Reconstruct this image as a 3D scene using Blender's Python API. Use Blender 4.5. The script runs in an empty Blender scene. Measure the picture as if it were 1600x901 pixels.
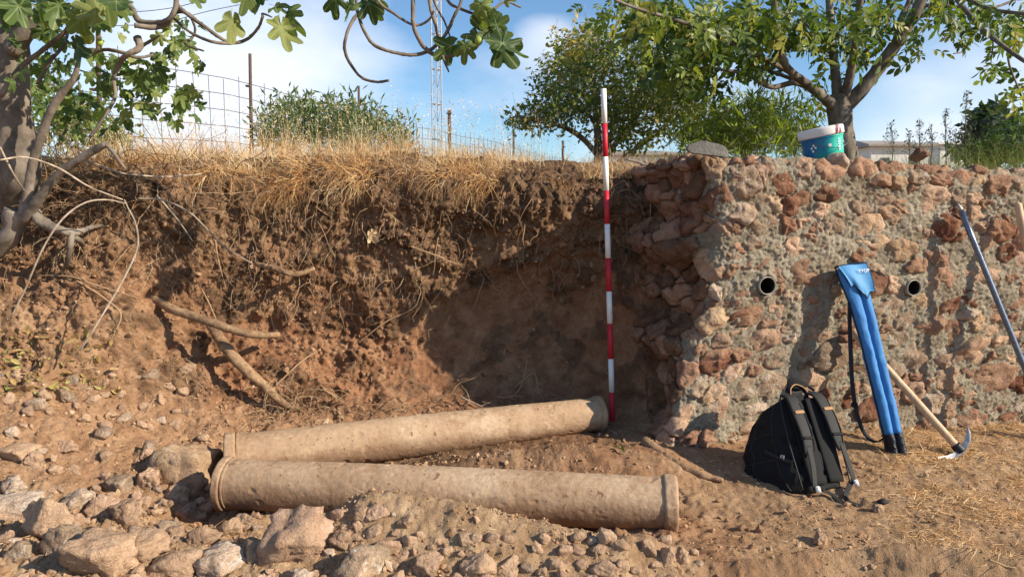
import bpy, bmesh, math, random
import numpy as np
from mathutils import Vector, Matrix

# ------------------------------------------------------------------ camera
scene = bpy.context.scene
F = 1150.0
PITCH = math.radians(5.96)
CAM = np.array([0.0, 0.0, 1.35])
cd = bpy.data.cameras.new("camera")
cam = bpy.data.objects.new("camera", cd)
scene.collection.objects.link(cam)
cam.location = CAM
cam.rotation_euler = (math.radians(90) - PITCH, 0, 0)
cd.sensor_width = 36.0
cd.lens = 36.0 * F / 1600.0
cd.clip_start = 0.05
cd.clip_end = 2000
scene.camera = cam

# ------------------------------------------------------------------ world, sun, exposure
SUNPOS = Vector((1.5, -0.62, 0.88)).normalized()
SUN_EL = math.asin(SUNPOS.z)
SUN_ROT = math.atan2(SUNPOS.x, SUNPOS.y)
world = bpy.data.worlds.new("World")
scene.world = world
world.use_nodes = True
wn = world.node_tree
wn.nodes.clear()
def WN(t, **k):
    n = wn.nodes.new(t)
    for a, b in k.items(): setattr(n, a, b)
    return n
wout = WN('ShaderNodeOutputWorld'); wbg = WN('ShaderNodeBackground')
sky = WN('ShaderNodeTexSky', sky_type='NISHITA', sun_disc=False, sun_elevation=SUN_EL, sun_rotation=SUN_ROT)
sky.air_density = 1.0; sky.dust_density = 0.4; sky.ozone_density = 1.6; sky.altitude = 300
wbg.inputs['Strength'].default_value = 0.100
geo = WN('ShaderNodeTexCoord')
mp = WN('ShaderNodeMapping'); mp.inputs['Scale'].default_value = (1.0, 1.0, 2.2); mp.inputs['Location'].default_value = (0.35, 0.1, 0.25)
nz = WN('ShaderNodeTexNoise'); nz.inputs['Scale'].default_value = 3.1; nz.inputs['Detail'].default_value = 6; nz.inputs['Roughness'].default_value = 0.5
cr = WN('ShaderNodeValToRGB'); cr.color_ramp.elements[0].position = 0.48; cr.color_ramp.elements[1].position = 0.84
cr.color_ramp.elements[0].color = (0.0, 0.0, 0.0, 1); cr.color_ramp.elements[1].color = (0.88, 0.88, 0.88, 1)
mx = WN('ShaderNodeMix', data_type='RGBA'); mx.inputs[7].default_value = (7.0, 7.3, 8.0, 1)
tint = WN('ShaderNodeMix', data_type='RGBA', blend_type='MULTIPLY'); tint.inputs[0].default_value = 1.0; tint.inputs[7].default_value = (0.75, 0.94, 1.09, 1)
L = wn.links.new
L(geo.outputs['Generated'], mp.inputs['Vector']); L(mp.outputs[0], nz.inputs['Vector'])
def cloud_bias(px, py, w, amt):
    x, z = (px - 800) / F, (450.5 - py) / F
    d = Vector((x, math.cos(PITCH) + z * math.sin(PITCH), -math.sin(PITCH) + z * math.cos(PITCH))).normalized()
    nm = WN('ShaderNodeVectorMath', operation='NORMALIZE'); L(geo.outputs['Generated'], nm.inputs[0])
    dt = WN('ShaderNodeVectorMath', operation='DOT_PRODUCT'); L(nm.outputs[0], dt.inputs[0]); dt.inputs[1].default_value = d
    mr = WN('ShaderNodeMapRange', interpolation_type='SMOOTHSTEP'); mr.inputs['From Min'].default_value = math.cos(w); mr.inputs['From Max'].default_value = 1.0; mr.inputs['To Max'].default_value = amt
    L(dt.outputs['Value'], mr.inputs['Value']); return mr.outputs[0]
acc = nz.outputs['Fac']
for args in ((390, 50, .21, .27), (260, 200, .16, .08), (850, 75, .05, .16), (1540, 120, .15, .20), (1400, 230, .12, .07), (-500, 50, .4, .12), (2300, 100, .5, .12)):
    ad = WN('ShaderNodeMath', operation='ADD'); L(acc, ad.inputs[0]); L(cloud_bias(*args), ad.inputs[1]); acc = ad.outputs[0]
L(acc, cr.inputs[0])
L(sky.outputs[0], tint.inputs[6]); L(tint.outputs[2], mx.inputs[6]); L(cr.outputs[0], mx.inputs[0]); L(mx.outputs[2], wbg.inputs['Color']); L(wbg.outputs[0], wout.inputs[0])

sd = bpy.data.lights.new("sun", 'SUN'); sd.energy = 5.0; sd.angle = math.radians(0.5); sd.color = (1.0, 0.885, 0.70)
sun = bpy.data.objects.new("sun", sd); scene.collection.objects.link(sun)
sun.location = (6, -4, 8)
sun.rotation_euler = SUNPOS.to_track_quat('Z', 'Y').to_euler()
scene.view_settings.view_transform = 'Standard'
scene.view_settings.look = 'None'
scene.view_settings.exposure = 0.62
scene.view_settings.gamma = 1.0
scene.cycles.max_bounces = 6
scene.cycles.transparent_max_bounces = 6

# ------------------------------------------------------------------ helpers
C = scene.collection
rng = np.random.default_rng(7)
RIGHT = np.array([1.0, 0, 0]); FWD = np.array([0, math.cos(PITCH), -math.sin(PITCH)]); UP = np.array([0, math.sin(PITCH), math.cos(PITCH)])
def P(px, py, depth):
    """the place at world depth y that the photograph shows at (px, py)"""
    r = RIGHT * ((px - 800) / F) + FWD + UP * ((450.5 - py) / F)
    return CAM + r * (depth / r[1])
def project(V):
    d = V - CAM
    w = d @ FWD
    return 800 + F * (d @ RIGHT) / w, 450.5 - F * (d @ UP) / w, w
def rad(rpx, p): return rpx / F * float((np.asarray(p) - CAM) @ FWD)

def tag(o, label=None, cat=None, group=None, kind=None):
    if label: o['label'] = label
    if cat: o['category'] = cat
    if group: o['group'] = group
    if kind: o['kind'] = kind
    return o
def empty(name, loc, label=None, cat=None, group=None):
    o = bpy.data.objects.new(name, None); C.objects.link(o); o.location = Vector(loc)
    o.empty_display_size = 0.1
    return tag(o, label, cat, group)
def link(name, me, mat=None, parent=None, world=True):
    """links a mesh given in world coordinates; under a parent it keeps its place"""
    o = bpy.data.objects.new(name, me); C.objects.link(o)
    if mat is not None and not me.materials: me.materials.append(mat)
    if parent is not None:
        o.parent = parent
        if world: o.matrix_parent_inverse = Matrix.Translation(-Vector(parent.location))
    return o
def np_mesh(name, V, Fc, smooth=True, attr=None):
    """V (n,3), Fc (m,k) int array or list of such arrays"""
    me = bpy.data.meshes.new(name)
    if not isinstance(Fc, (list, tuple)): Fc = [Fc]
    Fc = [np.asarray(f, dtype=np.int32) for f in Fc if len(f)]
    V = np.asarray(V, dtype=np.float32)
    nl = sum(f.size for f in Fc); npoly = sum(len(f) for f in Fc)
    me.vertices.add(len(V)); me.vertices.foreach_set('co', V.ravel())
    me.loops.add(nl); me.polygons.add(npoly)
    me.loops.foreach_set('vertex_index', np.concatenate([f.ravel() for f in Fc]))
    starts = []; tot = []; s = 0
    for f in Fc:
        k = f.shape[1]
        starts.append(s + np.arange(len(f)) * k); tot.append(np.full(len(f), k)); s += f.size
    me.polygons.foreach_set('loop_start', np.concatenate(starts).astype(np.int32))
    me.polygons.foreach_set('loop_total', np.concatenate(tot).astype(np.int32))
    me.polygons.foreach_set('use_smooth', np.full(npoly, smooth))
    if attr:
        for k, v in attr.items():
            a = me.attributes.new(k, 'FLOAT', 'POINT'); a.data.foreach_set('value', np.asarray(v, dtype=np.float32))
    me.update(calc_edges=True)
    return me
def grid_faces(nr, nc, wrap=False):
    i = np.arange(nr - 1)[:, None]; j = np.arange(nc if wrap else nc - 1)[None, :]
    a = i * nc + j; b = i * nc + (j + 1) % nc
    return np.stack([a, b, b + nc, a + nc], -1).reshape(-1, 4)

# --- noise
_rs = np.random.default_rng(99)
_perm = _rs.permutation(4096).astype(np.int32)
_grad = _rs.normal(size=(4096, 3)); _grad /= np.linalg.norm(_grad, axis=1)[:, None]
_rnd = _rs.random((4096, 3))
def _h(ix, iy, iz):
    return _perm[(_perm[(_perm[ix & 4095] + iy) & 4095] + iz) & 4095]
def perlin(Q, s=1.0, off=0.0):
    Q = Q * s + off
    i = np.floor(Q).astype(np.int32); f = Q - i
    u = f * f * f * (f * (f * 6 - 15) + 10)
    r = 0
    for a in (0, 1):
        for b in (0, 1):
            for c in (0, 1):
                g = _grad[_h(i[:, 0] + a, i[:, 1] + b, i[:, 2] + c)]
                d = (g * (f - np.array([a, b, c]))).sum(1)
                w = (u[:, 0] if a else 1 - u[:, 0]) * (u[:, 1] if b else 1 - u[:, 1]) * (u[:, 2] if c else 1 - u[:, 2])
                r = r + w * d
    return r * 1.6
def fbm(Q, s, octv=4, off=0.0, gain=0.5):
    r = 0; a = 1.0
    for k in range(octv):
        r = r + a * perlin(Q, s, off + 17.3 * k); s *= 2.03; a *= gain
    return r
def worley(Q, s, off=0.0):
    """F1, F2 distances and the id of the nearest cell"""
    Q = Q * s + off
    i = np.floor(Q).astype(np.int32); f = (Q - i)
    f1 = np.full(len(Q), 9.0); f2 = f1.copy(); idn = np.zeros(len(Q), np.int32)
    for a in (-1, 0, 1):
        for b in (-1, 0, 1):
            for c in (-1, 0, 1):
                h = _h(i[:, 0] + a, i[:, 1] + b, i[:, 2] + c)
                d = ((_rnd[h] + np.array([a, b, c]) - f) ** 2).sum(1)
                m = d < f1
                f2 = np.where(m, f1, np.minimum(f2, d)); idn = np.where(m, h, idn); f1 = np.where(m, d, f1)
    return np.sqrt(f1), np.sqrt(f2), idn
def sstep(a, b, x):
    t = np.clip((x - a) / (b - a), 0, 1); return t * t * (3 - 2 * t)

# --- materials
class NB:
    def __init__(s, name):
        s.m = bpy.data.materials.new(name); s.m.use_nodes = True; s.t = s.m.node_tree; s.t.nodes.clear()
        s.out = s.n('ShaderNodeOutputMaterial'); s.b = s.n('ShaderNodeBsdfPrincipled')
        s.b.inputs['Roughness'].default_value = 0.9; s.b.inputs['Specular IOR Level'].default_value = 0.15
        s.l(s.b.outputs[0], s.out.inputs[0]); s.tc = s.n('ShaderNodeTexCoord')
    def n(s, t, **k):
        x = s.t.nodes.new(t)
        for a, b in k.items(): setattr(x, a, b)
        return x
    def l(s, a, b): s.t.links.new(a, b)
    def noise(s, sc, det=4, rough=0.55, co='Object', dist=0.0, stretch=None):
        x = s.n('ShaderNodeTexNoise'); x.inputs['Scale'].default_value = sc; x.inputs['Detail'].default_value = det
        x.inputs['Roughness'].default_value = rough; x.inputs['Distortion'].default_value = dist
        src = s.tc.outputs[co]
        if stretch:
            m = s.n('ShaderNodeMapping'); m.inputs['Scale'].default_value = stretch; s.l(src, m.inputs[0]); src = m.outputs[0]
        s.l(src, x.inputs['Vector']); return x.outputs['Fac']
    def ramp(s, fac, stops):
        r = s.n('ShaderNodeValToRGB'); e = r.color_ramp.elements
        while len(e) < len(stops): e.new(0.5)
        for k, (p, c) in enumerate(stops):
            e[k].position = p; e[k].color = (*c, 1) if len(c) == 3 else c
        s.l(fac, r.inputs[0]); return r.outputs[0]
    def mix(s, a, b, f, mode='MIX'):
        m = s.n('ShaderNodeMix', data_type='RGBA', blend_type=mode)
        for v, i in ((f, 0), (a, 6), (b, 7)):
            if isinstance(v, (int, float)): m.inputs[i].default_value = v
            elif isinstance(v, tuple): m.inputs[i].default_value = (*v, 1)
            else: s.l(v, m.inputs[i])
        return m.outputs[2]
    def attr(s, name):
        a = s.n('ShaderNodeAttribute'); a.attribute_name = name; return a.outputs['Fac']
    def rand(s):
        return s.n('ShaderNodeObjectInfo').outputs['Random']
    def col(s, c):
        if isinstance(c, tuple): s.b.inputs['Base Color'].default_value = (*c, 1)
        else: s.l(c, s.b.inputs['Base Color'])
    def bump(s, facs, dist=0.01):
        prev = None
        for f, st, d in facs:
            b = s.n('ShaderNodeBump'); b.inputs['Strength'].default_value = st; b.inputs['Distance'].default_value = d
            s.l(f, b.inputs['Height'])
            if prev: s.l(prev, b.inputs['Normal'])
            prev = b.outputs[0]
        s.l(prev, s.b.inputs['Normal'])
    def set(s, **k):
        for a, v in k.items(): s.b.inputs[a.replace('_', ' ')].default_value = v
        return s

def m_soil():
    n = NB('soil')
    big = n.noise(1.3, 5); med = n.noise(9, 6, 0.65); fine = n.noise(70, 5, 0.7); grit = n.noise(240, 2, 0.6)
    red = n.ramp(med, [(0.30, (0.19, 0.086, 0.046)), (0.5, (0.272, 0.138, 0.076)), (0.72, (0.37, 0.218, 0.128))])
    pale = n.ramp(med, [(0.30, (0.265, 0.17, 0.098)), (0.5, (0.355, 0.24, 0.145)), (0.72, (0.455, 0.325, 0.21))])
    tanc = n.ramp(med, [(0.30, (0.255, 0.155, 0.085)), (0.5, (0.345, 0.22, 0.128)), (0.75, (0.435, 0.295, 0.18))])
    dark = n.ramp(med, [(0.30, (0.06, 0.036, 0.023)), (0.7, (0.15, 0.092, 0.056))])
    c = n.mix(red, pale, n.attr('pale')); c = n.mix(c, tanc, n.attr('tan')); c = n.mix(c, dark, n.attr('humus'))
    v = n.ramp(fine, [(0.25, (0.72, 0.70, 0.68)), (0.5, (1, 1, 1)), (0.75, (1.22, 1.2, 1.18))])
    c = n.mix(c, v, 1.0, 'MULTIPLY')
    sp = n.ramp(grit, [(0.66, (0, 0, 0)), (0.72, (1, 1, 1))]); c = n.mix(c, (0.52, 0.42, 0.32), n.mix((0, 0, 0), sp, 0.45))
    n.col(c); n.bump([(fine, 0.9, 0.012), (grit, 0.7, 0.004)]); n.set(Roughness=1.0, Specular_IOR_Level=0.05)
    return n.m
def m_rock(name, cols, lichen=0.0, rough_scale=14, smear=0.0, dusty=0.62):
    n = NB(name)
    a = n.noise(rough_scale, 6, 0.65, dist=0.6); f = n.noise(95, 4, 0.7); g = n.noise(4.2, 4)
    c = n.ramp(a, [(0.28, cols[0]), (0.5, cols[1]), (0.72, cols[2])])
    if dusty:
        dust = n.ramp(g, [(0.36, (0, 0, 0)), (0.60, (dusty,) * 3)]); c = n.mix(c, (0.42, 0.275, 0.178), dust)
        dk = n.ramp(n.noise(38, 5, 0.7), [(0.56, (0, 0, 0)), (0.68, (0.6, 0.6, 0.6))]); c = n.mix(c, (0.17, 0.10, 0.062), dk)
    if lichen:
        w = n.ramp(n.noise(24, 5, 0.7), [(0.56, (0, 0, 0)), (0.63, (lichen,) * 3)]); c = n.mix(c, (0.55, 0.52, 0.47), w)
    v = n.ramp(f, [(0.3, (0.8, 0.8, 0.8)), (0.7, (1.18, 1.18, 1.18))]); c = n.mix(c, v, 1.0, 'MULTIPLY')
    r = n.ramp(n.rand(), [(0.0, (0.82, 0.8, 0.8)), (1.0, (1.14, 1.13, 1.12))]); c = n.mix(c, r, 1.0, 'MULTIPLY')
    n.col(c); n.bump([(a, 1.0, 0.022), (f, 1.0, 0.009)]); n.set(Roughness=0.98, Specular_IOR_Level=0.06)
    return n.m
def m_simple(name, col, rough=0.6, var=0.15, sc=30, metal=0.0, spec=0.3, bumpd=0.002, col2=None):
    n = NB(name); f = n.noise(sc, 4, 0.6)
    lo = tuple(x * (1 - var) for x in col); hi = tuple(min(1, x * (1 + var)) for x in (col2 or col))
    n.col(n.ramp(f, [(0.3, lo), (0.7, hi)])); n.bump([(f, 0.5, bumpd)])
    n.set(Roughness=rough, Metallic=metal, Specular_IOR_Level=spec); return n.m
def m_leaf(name, stops, trans=0.35, rough=0.45, attr='rnd', vein=False):
    n = NB(name)
    fac = n.attr(attr) if attr else n.rand()
    c = n.ramp(fac, stops)
    v = n.ramp(n.noise(22, 3), [(0.3, (0.85, 0.85, 0.85)), (0.7, (1.15, 1.15, 1.1))]); c = n.mix(c, v, 1.0, 'MULTIPLY')
    if vein: c = n.mix(c, (0.34, 0.38, 0.16), n.ramp(n.attr('vein'), [(.45, (0, 0, 0)), (1, (.75, .75, .75))]))
    n.col(c); n.set(Roughness=rough, Specular_IOR_Level=0.3)
    tr = n.n('ShaderNodeBsdfTranslucent'); n.l(n.mix(c, (1.25, 1.35, 0.5), 1.0, 'MULTIPLY'), tr.inputs[0])
    ms = n.n('ShaderNodeMixShader'); ms.inputs[0].default_value = trans
    n.l(n.b.outputs[0], ms.inputs[1]); n.l(tr.outputs[0], ms.inputs[2]); n.l(ms.outputs[0], n.out.inputs[0])
    return n.m
def m_bark(name, c0, c1, sc=18, stretch=(1, 1, 0.35)):
    n = NB(name); a = n.noise(sc, 6, 0.7, stretch=stretch); b = n.noise(5, 3)
    c = n.ramp(a, [(0.3, c0), (0.68, c1)]); c = n.mix(c, n.ramp(b, [(0.4, (0.75, 0.75, 0.75)), (0.65, (1.15, 1.15, 1.15))]), 1.0, 'MULTIPLY')
    n.col(c); n.bump([(a, 0.9, 0.01)]); return n.m

M = {}
M['soil'] = m_soil()
M['rock_tan'] = m_rock('rock_tan', [(0.30, 0.195, 0.125), (0.47, 0.32, 0.215), (0.62, 0.46, 0.33)])
M['rock_pink'] = m_rock('rock_pink', [(0.32, 0.195, 0.13), (0.49, 0.325, 0.23), (0.64, 0.47, 0.35)])
M['rock_pale'] = m_rock('rock_pale', [(0.36, 0.27, 0.20), (0.56, 0.44, 0.34), (0.70, 0.60, 0.49)], 0.7)
M['rock_grey'] = m_rock('rock_grey', [(0.17, 0.13, 0.095), (0.30, 0.225, 0.16), (0.44, 0.35, 0.26)], 0.5)
M['rock_red'] = m_rock('rock_red', [(0.09, 0.034, 0.022), (0.19, 0.078, 0.048), (0.30, 0.155, 0.105)], 0.0, 22)
M['rock_rust'] = m_rock('rock_rust', [(0.19, 0.095, 0.06), (0.32, 0.175, 0.118), (0.45, 0.285, 0.20)], 0.0, 18)
M['rock_ochre'] = m_rock('rock_ochre', [(0.30, 0.19, 0.10), (0.47, 0.33, 0.205), (0.60, 0.47, 0.33)])
M['rock_shaded'] = m_rock('rock_shaded', [(0.08, 0.042, 0.026), (0.145, 0.08, 0.05), (0.22, 0.135, 0.088)], 0.0, 16, dusty=.3)  # reddish stones of the wall's return; that face's shade is darkened into their colour
M['slate'] = m_rock('slate', [(0.09, 0.082, 0.073), (0.145, 0.135, 0.12), (0.2, 0.185, 0.165)], 0.0, 8, dusty=0.0)
def m_mortar():
    n = NB('lime_mortar'); a = n.noise(7, 6, 0.65); f = n.noise(60, 5, 0.75); g = n.noise(230, 3, 0.7)
    c = n.ramp(a, [(0.3, (0.27, 0.22, 0.155)), (0.5, (0.40, 0.34, 0.255)), (0.7, (0.53, 0.465, 0.37))])
    c = n.mix(c, n.ramp(f, [(0.28, (0.74, 0.72, 0.70)), (0.5, (1, 1, 1)), (0.72, (1.18, 1.18, 1.16))]), 1.0, 'MULTIPLY')
    earth = n.ramp(n.noise(2.7, 6, .7), [(0.52, (0, 0, 0)), (0.68, (0.6, 0.6, 0.6))])
    c = n.mix(c, (0.31, 0.215, 0.14), earth)
    n.col(c); n.bump([(a, 0.8, 0.03), (f, 1.0, 0.018), (g, 1.0, 0.006)]); n.set(Roughness=1.0, Specular_IOR_Level=0.05); return n.m
M['mortar'] = m_mortar()
def m_column():
    n = NB('column_stone'); a = n.noise(3.2, 6, 0.6, dist=0.4); f = n.noise(45, 5, 0.7); st = n.noise(9, 5, 0.7, stretch=(0.6, 4, 4)); pit = n.noise(30, 3, 0.5)
    c = n.ramp(a, [(0.3, (0.305, 0.195, 0.120)), (0.5, (0.40, 0.27, 0.172)), (0.7, (0.49, 0.355, 0.24))])
    c = n.mix(c, n.ramp(st, [(0.55, (1, 1, 1)), (0.75, (1.22, 1.22, 1.2))]), 1.0, 'MULTIPLY')
    c = n.mix(c, (0.17, 0.095, 0.055), n.ramp(pit, [(0.655, (0, 0, 0)), (0.70, (0.85, 0.85, 0.85))]))
    c = n.mix(c, (0.27, 0.16, 0.09), n.ramp(n.noise(5.5, 6, 0.75), [(0.53, (0, 0, 0)), (0.66, (0.8, 0.8, 0.8))]))
    c = n.mix(c, (0.60, 0.47, 0.34), n.ramp(n.noise(13, 6, 0.8, stretch=(.5, 3, 3)), [(0.60, (0, 0, 0)), (0.70, (0.6, 0.6, 0.6))]))
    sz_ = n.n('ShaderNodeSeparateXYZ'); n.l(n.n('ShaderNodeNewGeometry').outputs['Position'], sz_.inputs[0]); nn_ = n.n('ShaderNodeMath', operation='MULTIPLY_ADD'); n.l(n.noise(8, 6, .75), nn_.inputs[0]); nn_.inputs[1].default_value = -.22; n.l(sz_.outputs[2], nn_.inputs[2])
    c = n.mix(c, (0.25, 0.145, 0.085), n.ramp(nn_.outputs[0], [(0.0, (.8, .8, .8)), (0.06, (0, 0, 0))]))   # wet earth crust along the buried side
    c = n.mix(c, n.ramp(f, [(0.3, (0.84, 0.84, 0.84)), (0.7, (1.1, 1.1, 1.1))]), 1.0, 'MULTIPLY')
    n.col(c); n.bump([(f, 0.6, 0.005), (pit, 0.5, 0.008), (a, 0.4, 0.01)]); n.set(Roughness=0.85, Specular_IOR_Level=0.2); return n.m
M['column'] = m_column()

# --- primitive builders
def frames(pts):
    pts = np.asarray(pts, float); t = np.gradient(pts, axis=0); t /= np.linalg.norm(t, axis=1)[:, None] + 1e-9
    ref = np.array([0, 0, 1.0]) if abs(t[0, 2]) < 0.9 else np.array([1.0, 0, 0])
    U = []; u = ref - t[0] * (ref @ t[0]); u /= np.linalg.norm(u)
    for k in range(len(pts)):
        u = u - t[k] * (u @ t[k]); u /= np.linalg.norm(u) + 1e-9; U.append(u)
    U = np.array(U); return t, U, np.cross(t, U)
def catmull(pts, n):
    pts = np.asarray(pts, float)
    if len(pts) == 2:
        s = np.linspace(0, 1, n)[:, None]; return pts[0] * (1 - s) + pts[1] * s
    q = np.vstack([2 * pts[0] - pts[1], pts, 2 * pts[-1] - pts[-2]])
    u = np.linspace(0, len(pts) - 1, n); i = np.minimum(u.astype(int), len(pts) - 2); f = (u - i)[:, None]
    a, b, c, d = q[i], q[i + 1], q[i + 2], q[i + 3]
    return 0.5 * ((2 * b) + (c - a) * f + (2 * a - 5 * b + 4 * c - d) * f ** 2 + (3 * b - a - 3 * c + d) * f ** 3)
def tube_arr(pts, r, seg=8, knot=0.0, cap=True, flat=1.0):
    """arrays of a tube; r per point"""
    pts = np.asarray(pts, float); r = np.broadcast_to(np.asarray(r, float), (len(pts),)).copy()
    t, U, W = frames(pts); th = np.linspace(0, 2 * math.pi, seg, endpoint=False)
    rr = r[:, None] * np.ones(seg)[None, :]
    V = pts[:, None, :] + rr[..., None] * (np.cos(th)[None, :, None] * U[:, None, :] + flat * np.sin(th)[None, :, None] * W[:, None, :])
    V = V.reshape(-1, 3)
    if knot:
        nn = fbm(V, 1.2 / max(r.mean(), 1e-4) / 2, 3); V = V + (V - np.repeat(pts, seg, 0)) * (nn * knot)[:, None]
    Fq = grid_faces(len(pts), seg, True); tris = np.zeros((0, 3), int)
    if cap:
        n0 = len(V); V = np.vstack([V, pts[:1], pts[-1:]]); j = np.arange(seg); jn = (j + 1) % seg; b = (len(pts) - 1) * seg
        tris = np.vstack([np.stack([jn, j, np.full(seg, n0)], 1), np.stack([b + j, b + jn, np.full(seg, n0 + 1)], 1)])
    return V, Fq, tris
def tube(name, pts, r, mat, parent=None, seg=8, n=None, knot=0.0, smooth=True, flat=1.0):
    r = np.atleast_1d(np.asarray(r, float))
    if n:
        src = np.linspace(0, 1, len(r)); pts = catmull(pts, n); r = np.interp(np.linspace(0, 1, n), src, r)
    V, q, t = tube_arr(pts, r if len(r) == len(pts) else np.interp(np.linspace(0, 1, len(pts)), np.linspace(0, 1, len(r)), r), seg, knot, True, flat)
    return link(name, np_mesh(name, V, [q, t], smooth), mat, parent)
class Join:
    def __init__(s): s.V = []; s.Q = []; s.T = []; s.A = []; s.n = 0
    def add(s, V, q=None, t=None, a=None):
        s.V.append(V)
        if q is not None and len(q): s.Q.append(np.asarray(q) + s.n)
        if t is not None and len(t): s.T.append(np.asarray(t) + s.n)
        s.A.append(np.full(len(V), rng.random() if a is None else a)); s.n += len(V)
    def tube(s, pts, r, seg=5, n=None, a=None, knot=0):
        r = np.atleast_1d(np.asarray(r, float))
        if n: pts = catmull(pts, n)
        r = np.interp(np.linspace(0, 1, len(pts)), np.linspace(0, 1, len(r)), r)
        V, q, t = tube_arr(pts, r, seg, knot, False); s.add(V, q, t, a)
    def build(s, name, mat, parent=None, smooth=True):
        V = np.vstack(s.V); fs = []
        if s.Q: fs.append(np.vstack(s.Q))
        if s.T: fs.append(np.vstack(s.T))
        return link(name, np_mesh(name, V, fs, smooth, {'rnd': np.concatenate(s.A)}), mat, parent)
def box_arr(c, h, R=None):
    s = np.array([[x, y, z] for x in (-1, 1) for y in (-1, 1) for z in (-1, 1)], float) * np.asarray(h)
    if R is not None: s = s @ np.asarray(R).T
    f = np.array([[0, 1, 3, 2], [4, 6, 7, 5], [0, 4, 5, 1], [2, 3, 7, 6], [0, 2, 6, 4], [1, 5, 7, 3]])
    return s + np.asarray(c), f
def bevel_box(name, c, h, mat, parent=None, R=None, bev=0.004, seg=2):
    bm = bmesh.new(); V, f = box_arr((0, 0, 0), h)
    vs = [bm.verts.new(v) for v in V]
    for q in f: bm.faces.new([vs[k] for k in q])
    bmesh.ops.bevel(bm, geom=bm.edges[:], offset=bev, segments=seg, affect='EDGES')
    bmesh.ops.recalc_face_normals(bm, faces=bm.faces)
    T = Matrix.Translation(Vector(c))
    if R is not None: T = T @ Matrix([list(x) for x in np.asarray(R)]).to_4x4()
    bm.transform(T); me = bpy.data.meshes.new(name); bm.to_mesh(me); bm.free()
    for p in me.polygons: p.use_smooth = True
    return link(name, me, mat, parent)

_ico = {}
def ico(n):
    if n not in _ico:
        bm = bmesh.new(); bmesh.ops.create_icosphere(bm, subdivisions=n, radius=1)
        _ico[n] = (np.array([v.co[:] for v in bm.verts]), np.array([[v.index for v in f.verts] for f in bm.faces])); bm.free()
    return _ico[n]
def rock_arr(size, seed, n=3, rough=0.06, p=26, planes=13, blocky=0.0):
    """an angular broken stone: a smoothly cut polyhedron with noise"""
    r = np.random.default_rng(seed); D, Fc = ico(n)
    N = r.normal(size=(planes, 3))
    if blocky: N = np.vstack([np.array([[1, 0, 0], [-1, 0, 0], [0, 1, 0], [0, -1, 0], [0, 0, 1], [0, 0, -1]]) * 3 + r.normal(size=(6, 3)) * 0.5, N[:4]])
    N /= np.linalg.norm(N, axis=1)[:, None]; H = r.uniform(0.62, 1.0, len(N))
    if blocky: H[:6] = r.uniform(.66, .8, 6); H[6:] = r.uniform(.9, 1.05, len(N) - 6)
    q = np.maximum(D @ N.T / H, 0.02)
    rad_ = (q ** p).sum(1) ** (-1.0 / p); rad_ = np.minimum(rad_, 1.5)
    V = D * rad_[:, None]; V = V - (V.max(0) + V.min(0)) / 2; V = V / np.abs(V).max(0)
    V = V * (1 + rough * 1.5 * fbm(V, 2.3, 3, seed % 97) - rough * 1.3 * np.abs(fbm(V, 5.0, 2, seed % 53)) + rough * .5 * fbm(V, 13.0, 2, seed % 41))[:, None]
    return V * np.asarray(size) * 0.5, Fc
def rand_rot(r=rng):
    q = r.normal(size=4); q /= np.linalg.norm(q); w, x, y, z = q
    return np.array([[1 - 2 * (y * y + z * z), 2 * (x * y - z * w), 2 * (x * z + y * w)], [2 * (x * y + z * w), 1 - 2 * (x * x + z * z), 2 * (y * z - x * w)], [2 * (x * z - y * w), 2 * (y * z + x * w), 1 - 2 * (x * x + y * y)]])
def yaw(a): return np.array([[math.cos(a), -math.sin(a), 0], [math.sin(a), math.cos(a), 0], [0, 0, 1]])

# ================================================================== GROUND AND BANK: one sheet
KX = np.array([-8, -3.4, -2.4, -1.75, -1.1, -0.38, 0.4, 0.8, 1.3, 3.0, 8.0])
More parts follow.
